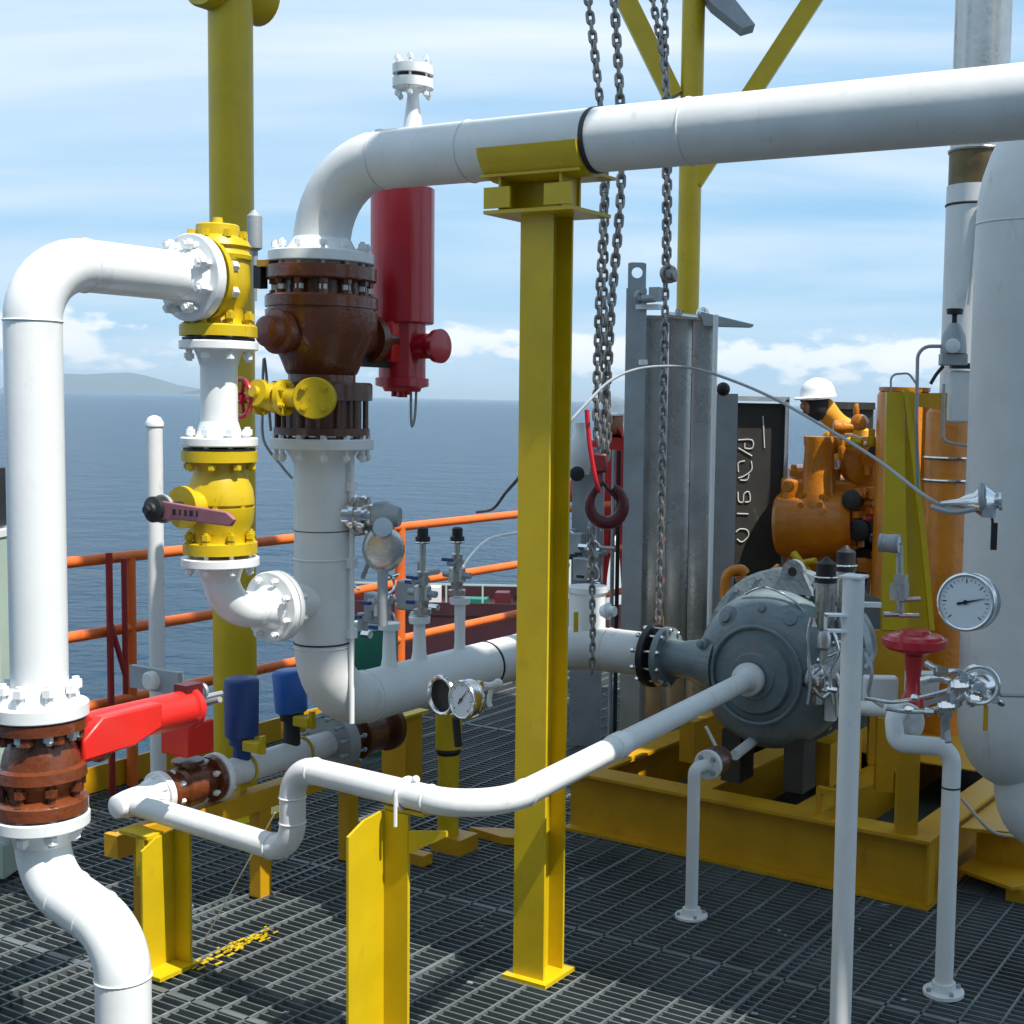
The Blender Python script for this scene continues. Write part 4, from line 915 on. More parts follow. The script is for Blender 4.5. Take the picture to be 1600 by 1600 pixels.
# side nozzle to the left
nz_ = Vector((noz.x, noz.y, ZL)); cc_ = Vector((pc.x, pc.y, ZL)); dn = (cc_ - nz_)
MB().lathe(nz_, U, [(0, .118), (.026, .118), (.028, .075), (.09, .07), (.16, .085), (.26, .12)], 32).build('inlet_nozzle', PUMPG, T)
MB().box(o - V * .118 + U * .085 + Z * .115, .065, .004, .012, (U - Z * .6).normalized(), V, (Z + U * .6).normalized()).build('arrow_mark', RED, T)
tbm = MB(); tbm.sweep(spline([o - V * .05 + Z * Rp * .95 - U * .09, o - V * .06 + Z * Rp * 1.06, o - V * .05 + U * .12 + Z * Rp * .9, o - V * .04 + U * .2 + Z * Rp * .55]), .005, 8)
tbm.sweep([o - V * .03 + U * .19 + Z * .06, o - V * .03 + U * .195 - Z * .16], .005, 8); tbm.build('flush_tube', CHROME, T)
MB().lathe(o + U * Rp * .9 - V * .0, U, [(0, .10), (.06, .09), (.062, .12), (.09, .12)], 28).build('outlet_nozzle', PUMPG, T)
fb = MB()
for sgn in (-1, 1): fb.box(Vector((pc.x, pc.y, SH + .12)) + U * (.13 * sgn), .08, .12, .2)
fb.build('foot', DARK, T)  # foot coloured dark to pass for shade below the pump
MB().sweep(spline([o + U * .30 + Z * .05 - V * .1, o + U * .34 - Z * .02 - V * .12, o + U * .33 - Z * .1 - V * .1]), .012, 8).build('seal_pot_line', CHROME, T)
random.seed(11)
for j in range(14):
    c_ = at(1288 + random.uniform(-16, 18), random.uniform(960, 1100), 4.75 + random.uniform(-.05, .05)); d = random.choice((U, V, Z)); MB().cyl(c_, c_ + d * random.uniform(.03, .07), random.uniform(.008, .02), n=random.choice((6, 12))).build('seal_fitting', CHROME, T)

for pts_ in ([(1268, 965), (1262, 1000), (1266, 1060), (1262, 1100)], [(1300, 985), (1310, 1020), (1296, 1050), (1302, 1100)], [(1275, 1010), (1290, 1025), (1306, 1020)], [(1270, 1075), (1286, 1090), (1305, 1080), (1308, 1120)]):
    MB().sweep(spline([at(px, py, 4.70) for px, py in pts_], 6), .007, 8).build('seal_line', CHROME, T)
MB().lathe(at(1278, 1060, 4.82), Vector((.5, -1, .1)), [(-.05, .05), (.0, .055), (.01, .04), (.04, .038), (.045, .02)], 24).build('seal_cover', CHROME, T)
MB().lathe(at(1300, 1040, 4.80), Z, [(-.20, .022), (-.05, .024), (-.04, .032), (.04, .032), (.05, .024), (.1, .02)], 16).build('seal_pot', WHITE2, T)

# drain: disc flange, brown valve, thin legs
q = fl(1080, 1432); zt = zpy(q, 1205)
T = thing('drain_pipe', (q.x, q.y, 0), 'thin white drain pipe standing on the deck in front of the skid, under the pump', 'pipe')
fcn = Vector((q.x, q.y, zpy(q, 1200))) + V * .06 + U * .02
MB().sweep(fillet([Vector((q.x, q.y, .0)), Vector((q.x, q.y, fcn.z)), fcn - V * .0], .025), .021, 16).build('pipe', WHITE2, T)
MB().lathe(Vector((q.x, q.y, 0)), Z, [(0, .055), (.008, .055), (.01, .032), (.03, .03)], 20).build('foot', WHITE2, T); hexbolt_row(T, GALV, Vector((q.x, q.y, .007)), Z, .044, 4, .006, .01)
flange(T, fcn + V * .0, V, .050, .018, WHITE2, 4, None, .035, GALV, .010)
MB().lathe(fcn, (at(1160, 1168, 4.9) - fcn).normalized(), [(.012, .042), (.03, .042), (.035, .034), (.07, .05), (.12, .05), (.125, .036), (.15, .036), (.155, .044), (.17, .044)], 24).build('valve_body', DBROWN, T)
MB().sweep(fillet([at(1148, 1180, 4.85), at(1180, 1155, 5.0), at(1186, 1140, 5.05)], .03), .020, 12).build('upper_pipe', WHITE2, T)
MB().sweep([at(1118, 1165, 4.75), at(1103, 1135, 4.75)], .006, 8).build('handle', WHITE, T)
q = fl(1474, 1552)
T = thing('drain_pipe', (q.x, q.y, 0), 'taller white drain pipe at right with a bent top and a round white flange', 'pipe')
zt = zpy(q, 1168); k1 = Vector((q.x, q.y, zt)); k2 = at(1400, 1152, q.y + .02); k3 = at(1396, 1120, q.y + .05); k4 = k3 + V * .05
k2.z = zt + .005
MB().sweep(fillet([Vector((q.x, q.y, 0)), k1, k2, k3 + Z * 0, k4 ], [.05, .03, .03]), .0265, 20).build('pipe', WHITE2, T)
MB().lathe(P3(q, 1230), Z, [(-.0025, .0275), (.0025, .0275)], 20).build('joint_line', BLACK, T)
MB().lathe(P3(q, 1537), Z, [(-.0025, .0275), (.0025, .0275)], 20).build('joint_line', BLACK, T)
MB().lathe(Vector((q.x, q.y, 0)), Z, [(0, .06), (.01, .06), (.012, .036), (.035, .034)], 20).build('foot', WHITE2, T); hexbolt_row(T, GALV, Vector((q.x, q.y, .009)), Z, .048, 4, .007, .012)
fo = flange(T, at(1414, 1128, q.y + .09), Vector((-.15, -1, .0)), rp(31, q.y + .05), .022, WHITE2, 4, None, .05, WHITE2, .014)
MB().sweep(fillet([at(1414, 1128, q.y + .1), at(1414, 1110, q.y + .35), at(1330, 1106, q.y + .5)], .03), .024, 16).build('cross_pipe', WHITE2, T)

T = thing('dark_block', Vector((pc.x, pc.y, SH)) + V * .6, 'dark block added to deepen the gloom between the pump and the engine', 'dark_block')  # invented body added to darken the gap behind the pump
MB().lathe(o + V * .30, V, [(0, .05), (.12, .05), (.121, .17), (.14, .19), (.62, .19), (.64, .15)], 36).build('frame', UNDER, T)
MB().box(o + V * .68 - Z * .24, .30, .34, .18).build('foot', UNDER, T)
MB().box(o + V * .6 + Z * .2, .14, .18, .08).build('block_top', UNDER, T, bevel=.006)

# ================================================================== WHITE POST (RIGHT)
q = at(1325, 1200, 3.5); z1 = zpy(q, 903)
T = thing('instrument_post', (q.x, q.y, 0), 'upright white tube post in the right foreground with a clamp near its top', 'post')
MB().cyl(Vector((q.x, q.y, 0)), Vector((q.x, q.y, z1)), rp(17.5, 3.5), n=24).build('shaft', WHITE2, T)
MB().box(Vector((q.x, q.y, z1 + .004)), .062, .062, .008).build('cap', WHITE2, T, bevel=.002)
zc_ = zpy(q, 972)
g = MB(); g.box(Vector((q.x - .045, q.y - .01, zc_ + .02)), .06, .03, .006, X, Vector((0, 1, 0))); g.box(Vector((q.x - .045, q.y - .01, zc_ - .022)), .06, .03, .006, X, Vector((0, 1, 0))); g.box(Vector((q.x - .072, q.y - .01, zc_)), .006, .03, .042, X, Vector((0, 1, 0)))
g.build('clamp', WHITE, T)
MB().box(Vector((q.x + .05, q.y + .01, zpy(q, 945))), .05, .02, .012, X, Vector((0, 1, 0))).build('bracket_arm', WHITE, T)
# black capped seal pots
for px, yc, yb, YY, lb in ((1291, 888, 985, 4.7, 'steel cylinder pot with black cap left of the white post top'), (1322, 870, 960, 4.95, 'black capped steel pot just behind the white post top')):
    q = at(px, yc, YY); p = Vector((q.x, q.y, 0)); T = thing('filter_pot', Vector((q.x, q.y, zpy(q, yb))), lb, 'filter', 'black capped pots beside the white post')
    MB().lathe(p, Z, [(zpy(q, yb), .02), (zpy(q, yb - 15), .035), (zpy(q, yc + 22), .035)], 20).build('body', STEEL, T)
    MB().lathe(p, Z, [(zpy(q, yc + 22), .041), (zpy(q, yc + 13), .041), (zpy(q, yc + 12), .036), (zpy(q, yc - 8), .036), (zpy(q, yc - 12), .02), (zpy(q, yc - 18), .006)], 24).build('cap', BLACK, T)
    MB().torus(Vector((q.x, q.y, zpy(q, yc + 13))), Z, .04, .004, 24, 6).build('cap_ring', CHROME, T)
    MB().lathe(p + Z * zpy(q, yb), Z, [(-.12, .016), (-.07, .016), (-.06, .026), (-.02, .026), (0, .018)], 12).build('lower_valve', STEEL, T)

# ================================================================== WHITE VESSEL (RIGHT EDGE) AND STACK
yv = 4.15; q = at(1597, 700, yv); rv = rp(84, yv); p = Vector((q.x, q.y, 0))
T = thing('pressure_vessel', Vector((q.x, q.y, zpy(q, 1226))), 'large white vertical vessel with domed bottom at the right edge', 'vessel')
zb = zpy(q, 1228); zs = zpy(q, 1120); zt = zpy(q, 352)
prof = [(zs - (zs - zb) * math.cos(R(a_)), max(rv * math.sin(R(a_)), .003)) for a_ in range(0, 90, 9)] + [(zs, rv), (zt, rv)]
MB().lathe(p, Z, prof, 56).build('shell', WHITE2, T)
MB().torus(p + Z * zt, Z, rv, .003, 48, 6).build('weld_seam', WHITE2, T)
el = MB().sweep(fillet([p + Z * (zt - .002), p + Z * (zt + .36), p + Z * (zt + .40) + X * .9 + V * .1], .36, 12), rv * .995, 48).build('top_elbow', WHITE2, T)
MB().sweep(fillet([p + Z * (zb + .05) + X * .04, p + X * .06 + Z * (zb - .12), p + X * .5 + Z * (zb - .16)], .12), .09, 28).build('bottom_nozzle', WHITE2, T)
lgm = MB(); lgm.box(p + X * .30 + Z * .55, .10, .10, 1.1, X, Vector((0, 1, 0))); lgm.build('support_leg', WHITE2, T)
MB().box(p + X * .2 + Z * .95, .16, .08, .06, X, Vector((0, 1, 0))).build('support_arm', WHITE2, T)
q = at(1532, 150, 6.4); p = Vector((q.x, q.y, 0))
T = thing('exhaust_stack', (q.x, q.y, 0), 'tall round metal stack with a bronze band behind the overhead pipe at right', 'stack')
MB().lathe(p, Z, [(.3, rp(46, 6.4)), (zpy(q, 292), rp(46, 6.4))], 36).build('lower_section', WHITE2, T)
MB().lathe(p, Z, [(zpy(q, 291), rp(44, 6.4)), (zpy(q, 240), rp(44, 6.4))], 36).build('band', COPPER, T)
MB().lathe(p, Z, [(zpy(q, 240), rp(46, 6.4)), (zpy(q, 237), rp(47, 6.4)), (zpy(q, 234), rp(43, 6.4)), (5.2, rp(43, 6.4))], 36).build('upper_section', STEEL, T)
MB().torus(p + Z * zpy(q, 322), Z, rp(46, 6.4), .006, 36, 6).build('clip_ring', BLACK, T)
MB().cyl(Vector((q.x - .02, q.y - rp(48, 6.4), zpy(q, 330))), Vector((q.x - .05, q.y - rp(48, 6.4), zpy(q, 480))), .008, n=8).build('conduit', GALV, T)
# regulator on bracket in front of stack
q = at(1490, 540, 5.2)
T = thing('regulator', q - Z * .1, 'grey filter regulator with small round gauge and black knob in front of the stack', 'regulator')
p = Vector((q.x, q.y, 0))
MB().lathe(p, Z, [(zpy(q, 505), .02), (zpy(q, 512), .03), (zpy(q, 525), .045), (zpy(q, 545), .05), (zpy(q, 552), .05), (zpy(q, 553), .045)], 20).build('bonnet', GALV, T)
MB().box(P3(q, 562), .10, .07, .045, X, Vector((0, 1, 0))).build('body', GALV, T, bevel=.004)
MB().lathe(p, Z, [(zpy(q, 506), .01), (zpy(q, 492), .01), (zpy(q, 491), .03), (zpy(q, 483), .032), (zpy(q, 482), .025)], 20).build('knob', BLACK, T)
MB().lathe(at(1489, 540, 5.13), Vector((-.2, -1, 0)), [(-.02, .026), (.0, .028), (.003, .024)], 24).build('small_dial', DIAL, T)
MB().box(at(1510, 572, 5.2), .12, .05, .02, X, Vector((0, 1, 0))).build('bracket', BLACK, T)
MB().box(at(1500, 620, 5.22), .09, .06, .2, X, Vector((0, 1, 0))).build('bowl', WHITE2, T, bevel=.01)
MB().sweep(fillet([at(1470, 541, 5.2), at(1434, 541, 5.2), at(1432, 660, 5.2), at(1434, 760, 5.3)], .05), .007, 8).build('air_line', GALV, T)
MB().sweep(spline([at(1474, 572, 5.2), at(1463, 585, 5.2), at(1454, 600, 5.2)]), .007, 8).build('drain_lever', BLACK, T)
T = tag(MB().sweep(fillet([at(1475, 600, 5.1), at(1473, 690, 5.1), at(1520, 698, 5.1)], .03), .006, 8).build('tube', GALV), 'thin steel tube bending in front of the orange cylinder', 'tube')
T = tag(MB().sweep(fillet([at(1392, 618, 6.0), at(1392, 585, 6.0), at(1420, 583, 6.0), at(1432, 600, 6.0), at(1433, 640, 6.0)], .03), .005, 8).build('tube', GALV), 'thin wire loop above the yellow frame top', 'tube')

# silver fittings on vessel
T = thing('shutoff_fitting', at(1532, 785, 3.75), 'polished steel clamp fitting at the end of the cable on the vessel', 'fitting')
a_ = at(1470, 787, 3.75); b_ = at(1562, 783, 3.7); d = (b_ - a_).normalized()
MB().lathe(a_, d, [(0, .006), (.05, .012), (.07, .022), (.09, .026), (.11, .042), (.13, .045), (.145, .03), (.155, .02), (.16, .028), (.168, .028)], 20).build('body', CHROME, T)
g = MB(); g.sweep(spline([at(1455, 792, 3.75), at(1490, 800, 3.72), at(1525, 795, 3.7)]), .008, 8); g.torus(at(1535, 778, 3.7), d, .035, .008, 20, 8); g.box(at(1545, 800, 3.68), .03, .03, .03); g.build('jaws', GALV, T)
MB().sweep([at(1548, 795, 3.69), at(1552, 822, 3.69)], .004, 6).build('strap', BLACK, T)
MB().box(at(1553, 838, 3.7), .016, .012, .075, X, Vector((0, 1, 0))).build('grip', BLACK, T)
T = thing('block_valve', at(1525, 1075, 3.75), 'polished steel block valve and clamps low on the vessel, below the large gauge', 'valve')
g = MB(); g.ball(at(1530, 1072, 3.75), .05, 18, (1, .8, .85)); g.build('body', CHROME, T)
g = MB()
for pts_, r_, m_ in (([(1352, 1090), (1395, 1097), (1445, 1088), (1505, 1072)], .006, CHROME), ([(1385, 1106), (1430, 1112), (1478, 1104), (1515, 1084)], .008, CHROME), ([(1446, 1036), (1470, 1048), (1498, 1050), (1520, 1062)], .009, CHROME), ([(1352, 1020), (1362, 1050), (1358, 1085), (1380, 1104)], .006, GALV),
                     ([(1440, 1064), (1468, 1060), (1500, 1070)], .011, CHROME), ([(1540, 1088), (1556, 1094), (1566, 1100)], .009, CHROME), ([(1500, 1098), (1480, 1112), (1478, 1135), (1482, 1160)], .010, GALV), ([(1350, 960), (1362, 985), (1366, 1020), (1352, 1045)], .007, GALV)):
    MB().sweep(spline([at(px, py, 3.72 - .02 * (k_ % 2)) for k_, (px, py) in enumerate(pts_)], 6), r_, 10).build('tube', m_, T)
for px, py, l_, r_, d_ in ((1498, 1072, .05, .024, X), (1478, 1104, .045, .019, X), (1470, 1048, .04, .017, X), (1505, 1056, .03, .022, Z), (1452, 1112, .03, .015, U), (1420, 1108, .025, .013, X), (1522, 1094, .04, .02, X), (1430, 1090, .02, .012, U), (1556, 1092, .03, .014, V), (1487, 1082, .06, .015, Z)):
    c_ = at(px, py, 3.70); MB().lathe(c_ - d_ * l_ / 2, d_, [(0, r_ * .7), (l_ * .15, r_ * .7), (l_ * .16, r_), (l_ * .5, r_), (l_ * .51, r_ * .8), (l_ * .8, r_ * .8), (l_ * .81, r_ * .55), (l_, r_ * .55)], 6).build('tube_fitting', CHROME, T)
MB().torus(at(1530, 1070, 3.68), Vector((-.4, -1, 0)), .052, .007, 24, 8).build('clamp_ring', CHROME, T)
MB().box(at(1470, 1092, 3.7), .10, .006, .014, (X + Z * .35).normalized(), Vector((0, 1, 0))).build('lever', GALV, T)
MB().sweep([at(1536, 1085, 3.68), at(1541, 1104, 3.68)], .003, 6).build('tag_wire', GALV, T)
MB().box(at(1540, 1122, 3.68), .012, .006, .07, X, Vector((0, 1, 0))).build('yellow_tag', YEL2, T)
MB().lathe(at(1478, 1105, 3.72), Z, [(-.09, .012), (-.03, .014), (-.02, .022), (.02, .022)], 12).build('stem', GALV, T)
T = tag(MB().cyl(at(1562, 1086, 3.75), at(1640, 1088, 3.8), .006, n=8).build('tube', GALV), 'thin steel tube running right from the block valve across the vessel', 'tube')
# small gauge, manifold
T, c_ = gauge(1404, 850, 4.2, .030, Vector((1, -.45, .0)), 'small silver gauge turned side on, in front of the yellow upright frame', 0, GALV, .06, ticks=False)
g = MB(); p = at(1406, 905, 4.2)
g.cyl(at(1405, 852, 4.22), at(1407, 965, 4.22), .012, n=12); g.box(at(1405, 925, 4.2), .05, .04, .05); g.box(at(1408, 905, 4.2), .035, .035, .03); g.cyl(at(1405, 938, 4.2), at(1438, 936, 4.2), .008, n=8); g.cyl(at(1405, 962, 4.2), at(1436, 962, 4.2), .008, n=8); g.cyl(at(1380, 960, 4.2), at(1405, 960, 4.2), .009, n=8)
g.build('valve_manifold', STEEL, T)
# red handwheel valve
c_ = at(1429, 1000, 4.15)
T = thing('diaphragm_valve', at(1430, 1095, 4.15), 'red valve with a wide round top, left of the large gauge', 'valve')
MB().lathe(Vector((c_.x, c_.y, 0)), Z, [(zpy(c_, 1024), .03), (zpy(c_, 1018), .055), (zpy(c_, 1013), .088), (zpy(c_, 1009), .092), (zpy(c_, 1008.5), .101), (zpy(c_, 997.5), .101), (zpy(c_, 997), .092), (zpy(c_, 992), .085), (zpy(c_, 989), .05), (zpy(c_, 984), .045), (zpy(c_, 983), .03)], 40).build('diaphragm_case', RED, T)
MB().lathe(Vector((c_.x, c_.y, 0)), Z, [(zpy(c_, 1098), .040), (zpy(c_, 1088), .036), (zpy(c_, 1080), .024), (zpy(c_, 1060), .022), (zpy(c_, 1045), .026), (zpy(c_, 1024), .03)], 24).build('yoke', RED, T)
MB().box(at(1375, 1078, 4.35), .11, .06, .09, X, Vector((0, 1, 0))).build('valve_body', WHITE2, T, bevel=.006)
# white steel sheet behind instruments
MB().box(at(1440, 1068, 4.5), .11, .06, .08, X, Vector((0, 1, 0))).build('body_flange', WHITE2, T, bevel=.006)

# ================================================================== GREY POST, STAINLESS CABINET, DARK PANEL
q = at(989, 800, 6.0); q.z = 0
T = thing('steel_post', q, 'grey galvanised post with a round hole at its top beside the stainless cabinet', 'post')
z1 = zpy(q, 452); wq = rp(31, 6.0)
MB().box(Vector((q.x, q.y, z1 / 2)), wq, .10, z1, X, Vector((0, 1, 0))).build('shaft', GALV, T, smooth=False)
tp = P3(q, 410).z; hh = P3(q, 426); ew = rp(14, 6.0); r_ = rp(8.5, 6.0)
# padeye with a true hole
pe = MB(); outer = [Vector((q.x - ew, q.y, z1)), Vector((q.x - ew, q.y, tp)), Vector((q.x + ew, q.y, tp)), Vector((q.x + ew, q.y, z1))]
n_ = 24; st = 0
oc = []; ic = []
for k in range(n_):
    t_ = 2 * math.pi * k / n_; dx, dz = math.cos(t_), math.sin(t_)
    hc = hh.z; s_ = min((ew / abs(dx)) if abs(dx) > 1e-6 else 1e9, ((tp - hc) / dz) if dz > 1e-6 else (((hc - z1) / -dz) if dz < -1e-6 else 1e9))
    oc.append(Vector((q.x + dx * s_, q.y, hc + dz * s_))); ic.append(Vector((q.x + dx * r_, q.y, hc + dz * r_)))
off = Vector((0, .012, 0)); pe.v = oc + ic + [p_ + off for p_ in oc] + [p_ + off for p_ in ic]
for k in range(n_):
    j = (k + 1) % n_; pe.f += [(k, j, n_ + j, n_ + k), (2 * n_ + k, 3 * n_ + k, 3 * n_ + j, 2 * n_ + j), (k, 2 * n_ + k, 2 * n_ + j, j), (n_ + k, n_ + j, 3 * n_ + j, 3 * n_ + k)]
pe.build('padeye', GALV, T, smooth=False)
q = at(1061, 740, 6.1); q.z = 0
T = thing('stainless_cabinet', q, 'tall stainless steel cabinet with rounded panels behind the hoist chains', 'cabinet')
zb, zt = .2, zpy(q, 500)
x0, x1 = rp(-57, 6.1), rp(54, 6.1); segs = 3
for k in range(segs):
    a_ = x0 + (x1 - x0) * k / segs; b_ = x0 + (x1 - x0) * (k + 1) / segs - .003; g = MB(); pts = []
    for j in range(7):
        f_ = j / 6; pts.append(Vector((q.x + a_ + (b_ - a_) * f_, q.y - .02 - .010 * math.sin(math.pi * f_) ** .5, zb)))
    pts += [Vector((q.x + b_, q.y + .3, zb)), Vector((q.x + a_, q.y + .3, zb))]
    g.prism(pts, Z * (zt - zb)); g.build('panel', STEEL, T)
MB().box(Vector((q.x, q.y + .13, zt + .008)), x1 - x0 + .02, .34, .016, X, Vector((0, 1, 0))).build('lid', STEEL, T, smooth=False)
g = MB(); g.cyl(at(1045, 492, 6.0), at(1100, 498, 6.0), .014, n=10); g.ball(at(1098, 490, 6.0), .03, 12); g.cyl(at(1060, 492, 6.0), at(1062, 484, 6.0), .02, n=10); g.build('top_pipework', CHROME, T)
g = MB(); g.prism([at(1095, 487, 5.95), at(1178, 507, 5.95), at(1176, 511, 5.95), at(1100, 509, 5.95)], Vector((0, .25, .01))); g.build('hinged_flap', GALV, T, smooth=False)
g = MB(); g.cyl(at(1002, 468, 5.9), at(1024, 466, 5.9), .018, n=10); g.torus(at(998, 464, 5.9), Vector((1, -.6, 0)), .022, .009, 16, 6); g.box(at(1025, 460, 5.9), .05, .04, .06); g.build('hinge_block', GALV, T)
MB().box(at(1015, 480, 5.95), .12, .06, .02).build('ledge', WHITE, T); MB().cyl(at(1005, 562, 5.9), at(1005, 570, 5.9), .02, n=12).build('button', WHITE, T)
q = at(1114, 700, 5.85); q.z = 0
T = tag(MB().cyl(Vector((q.x, q.y, .3)), Vector((q.x, q.y, zpy(q, 492))), rp(4, 5.85), n=12).build('thin_post', WHITE), 'thin bright white tube standing at the right corner of the stainless cabinet', 'post')
q = at(1133, 760, 6.6); q.z = 0
T = thing('grey_panel', q, 'narrow plain grey panel between stainless cabinet and dark panel, with a black knob on top', 'panel')
MB().box(Vector((q.x, q.y + .05, (zpy(q, 615) + .2) / 2)), rp(34, 6.6), .1, zpy(q, 615) - .2, X, Vector((0, 1, 0))).build('sheet', GALV, T, smooth=False)
MB().ball(at(1130, 608, 6.5), .034, 14).cyl(at(1120, 608, 6.5), at(1130, 608, 6.5), .012, n=8).build('knob', BLACK, T)
q = at(1186, 765, 6.9); q.z = 0
T = thing('radiator_panel', q, 'dark oily panel in a grey frame with white chalk writing down its left side', 'panel')
z0, z1 = zpy(q, 905), zpy(q, 627); hwp = rp(40, 6.9)
MB().box(Vector((q.x, q.y + .03, (z0 + z1) / 2)), 2 * hwp - .02, .05, z1 - z0 - .02, X, Vector((0, 1, 0))).build('core', DARK, T, smooth=False)
g = MB()
for s_ in (-1, 1): g.box(Vector((q.x + s_ * hwp, q.y, (z0 + z1) / 2)), .018, .09, z1 - z0 + .02, X, Vector((0, 1, 0)))
g.box(Vector((q.x, q.y, z1 + .012)), 2 * hwp + .02, .09, .024, X, Vector((0, 1, 0))); g.build('frame', GALV, T, smooth=False)
MB().box(Vector((q.x, q.y + .05, z0 / 2)), 2 * hwp, .12, z0, X, Vector((0, 1, 0))).build('lower_box', DARK, T, smooth=False)
yc_ = q.y + .004
def stroke(pts):
    P_ = [at(px, py, yc_) for px, py in pts]; P_ = [Vector((p_.x, yc_ - .002, p_.z)) for p_ in P_]; MB().sweep(spline(P_, 3), .0034, 5).build('chalk_mark', CHALK, T)
S_ = lambda zx, zy: (1100 + zx / 3.2, 500 + zy / 3.2)
for st_ in ([(172, 600), (240, 600), (242, 640), (205, 640), (205, 615)], [(172, 640), (240, 680)], [(235, 705), (238, 750), (200, 780), (172, 790)], [(205, 705), (172, 715), (172, 760)], [(180, 800), (215, 800), (225, 770)], [(170, 860), (172, 905), (195, 910), (200, 870), (225, 860), (230, 905), (205, 910)], [(165, 968), (222, 970)], [(295, 480), (298, 560), (302, 640)], [(160, 1060), (180, 1045), (215, 1050), (222, 1080), (190, 1110), (165, 1095)]): stroke([S_(*p_) for p_ in st_])
q = at(1330, 640, 9.6); q.z = 0
T = tag(MB().box(Vector((q.x, q.y, zpy(q, 630) / 2)), rp(60, 9.6), .3, zpy(q, 630), X, Vector((0, 1, 0))).box(Vector((q.x, q.y - .16, zpy(q, 634))), rp(64, 9.6), .02, .05, X, Vector((0, 1, 0))).build('dark_cabinet', DARK, smooth=False), 'dark open cabinet behind the man in the white helmet', 'cabinet')

# ================================================================== ORANGE ENGINE
YE = 6.7; e = at(1290, 820, YE)
T = thing('engine', Vector((e.x, e.y, SH)), 'orange painted engine with fat horizontal cylinder, in front of the man in the helmet', 'engine')
a_, b_ = at(1222, 820, YE + .1), at(1325, 818, YE); d = (b_ - a_).normalized(); rE = rp(51, YE)
MB().lathe(a_, d, [(-.02, rE * .9), (.0, rE), ((b_ - a_).length - .02, rE), ((b_ - a_).length, rE * .93), ((b_ - a_).length + .03, rE * .8), ((b_ - a_).length + .035, rE * .5), ((b_ - a_).length + .12, rE * .45)], 36).build('flywheel_housing', ORANGE, T)
n0 = at(1278, 780, YE + .02)
MB().lathe(Vector((n0.x, n0.y, 0)), Z, [(zpy(n0, 790), rp(34, YE)), (zpy(n0, 765), rp(27, YE)), (zpy(n0, 700), rp(23, YE)), (zpy(n0, 692), rp(25, YE)), (zpy(n0, 682), rp(25, YE))], 28).build('breather_neck', ORANGE, T)
t0 = at(1350, 722, YE + .05)
MB().lathe(t0, Vector((.4, -1, .1)), [(-.12, .06), (-.07, .11), (-.02, .13), (.03, .125), (.05, .09), (.055, .05), (.08, .048)], 32).build('turbocharger', ORANGE, T)
MB().sweep(spline([t0 + Z * .02, t0 + Z * .08 - X * .02, t0 + Z * .10 - X * .10, t0 + Z * .05 - X * .2]), .04, 18).build('intake_duct', ORANGE, T)
for px, py, a_, l_, r_, m_ in ((1318, 668, X, .10, .035, ORANGE), (1345, 660, V, .08, .04, ORANGE), (1362, 684, Z, .09, .022, YEL), (1330, 690, U, .12, .028, YEL), (1368, 706, V, .06, .03, BLACK), (1316, 700, Z, .12, .02, ORANGE), (1348, 694, X, .08, .018, CHROME), (1338, 640, Z, .06, .015, ORANGE),
                           (1335, 905, U, .12, .05, BLACK), (1250, 915, U, .16, .05, ORANGE), (1300, 925, V, .12, .045, DARK), (1352, 930, Z, .14, .03, GALV), (1372, 905, U, .06, .035, ORANGE), (1232, 760, V, .05, .03, ORANGE), (1240, 735, Z, .06, .02, ORANGE), (1335, 780, V, .10, .05, DARK), (1345, 828, V, .08, .055, BLACK), (1365, 770, V, .07, .035, ORANGE), (1362, 812, X, .06, .03, RED)):
    c_ = at(px, py, YE - .10); MB().lathe(c_ - a_ * l_ / 2, a_, [(0, r_ * .8), (.006, r_), (l_ * .55, r_), (l_ * .56, r_ * .75), (l_ - .006, r_ * .75), (l_, r_ * .5)], 20).build('engine_fitting', m_, T)
g = MB(); ec = at(1290, 900, YE + .25)
g.box(Vector((ec.x, ec.y, zpy(ec, 800))), .50, .5, .36, X, Vector((0, 1, 0))); g.box(Vector((ec.x, ec.y, zpy(ec, 930))), .44, .4, .5, X, Vector((0, 1, 0)))
g.box(Vector((ec.x - .08, ec.y, zpy(ec, 750))), .24, .4, .14, X, Vector((0, 1, 0)))
g.build('block', ORANGE, T, bevel=.02)
MB().box(at(1352, 885, YE - .05), .09, .1, .07, X, Vector((0, 1, 0))).build('bracket_foot', ORANGE, T, bevel=.005)
MB().box(at(1355, 860, YE + .1), .16, .2, .2, X, Vector((0, 1, 0))).build('alternator', BLACK, T, bevel=.02)
random.seed(5)
for j in range(22):
    c_ = at(random.uniform(1330, 1378), random.uniform(740, 880), YE - .05 - random.uniform(0, .1)); d = random.choice((U, V, Z, X)); MB().cyl(c_, c_ + d * random.uniform(.03, .09), random.uniform(.008, .028), n=random.choice((6, 12))).build('fitting' if j % 3 else 'hose', ORANGE if j % 3 else BLACK, T)
for j in range(6): c_ = at(random.uniform(1235, 1300), random.uniform(770, 790), YE - .18); MB().cyl(c_, c_ - V * .02, .014, n=8).build('bolt', ORANGE, T)
MB().sweep(spline([at(1240, 865, YE - .3), at(1255, 885, YE - .35), at(1265, 900, YE - .35), at(1262, 930, YE - .35)]), .02, 12).sweep([at(1252, 880, YE - .36), at(1275, 876, YE - .4)], .016, 10).build('fuel_line', YEL, T)
T = tag(MB().sweep(spline([at(1132, 935, 5.6), at(1134, 905, 5.6), at(1142, 893, 5.6), at(1158, 890, 5.6), at(1165, 897, 5.6)]), .022, 14).sweep(spline([at(1150, 905, 5.62), at(1180, 903, 5.64), at(1205, 893, 5.7), at(1215, 885, 5.75)]), .013, 10).build('bent_pipe', ORANGE), 'small bent orange yellow pipe between the stainless cabinet and the pump', 'pipe')

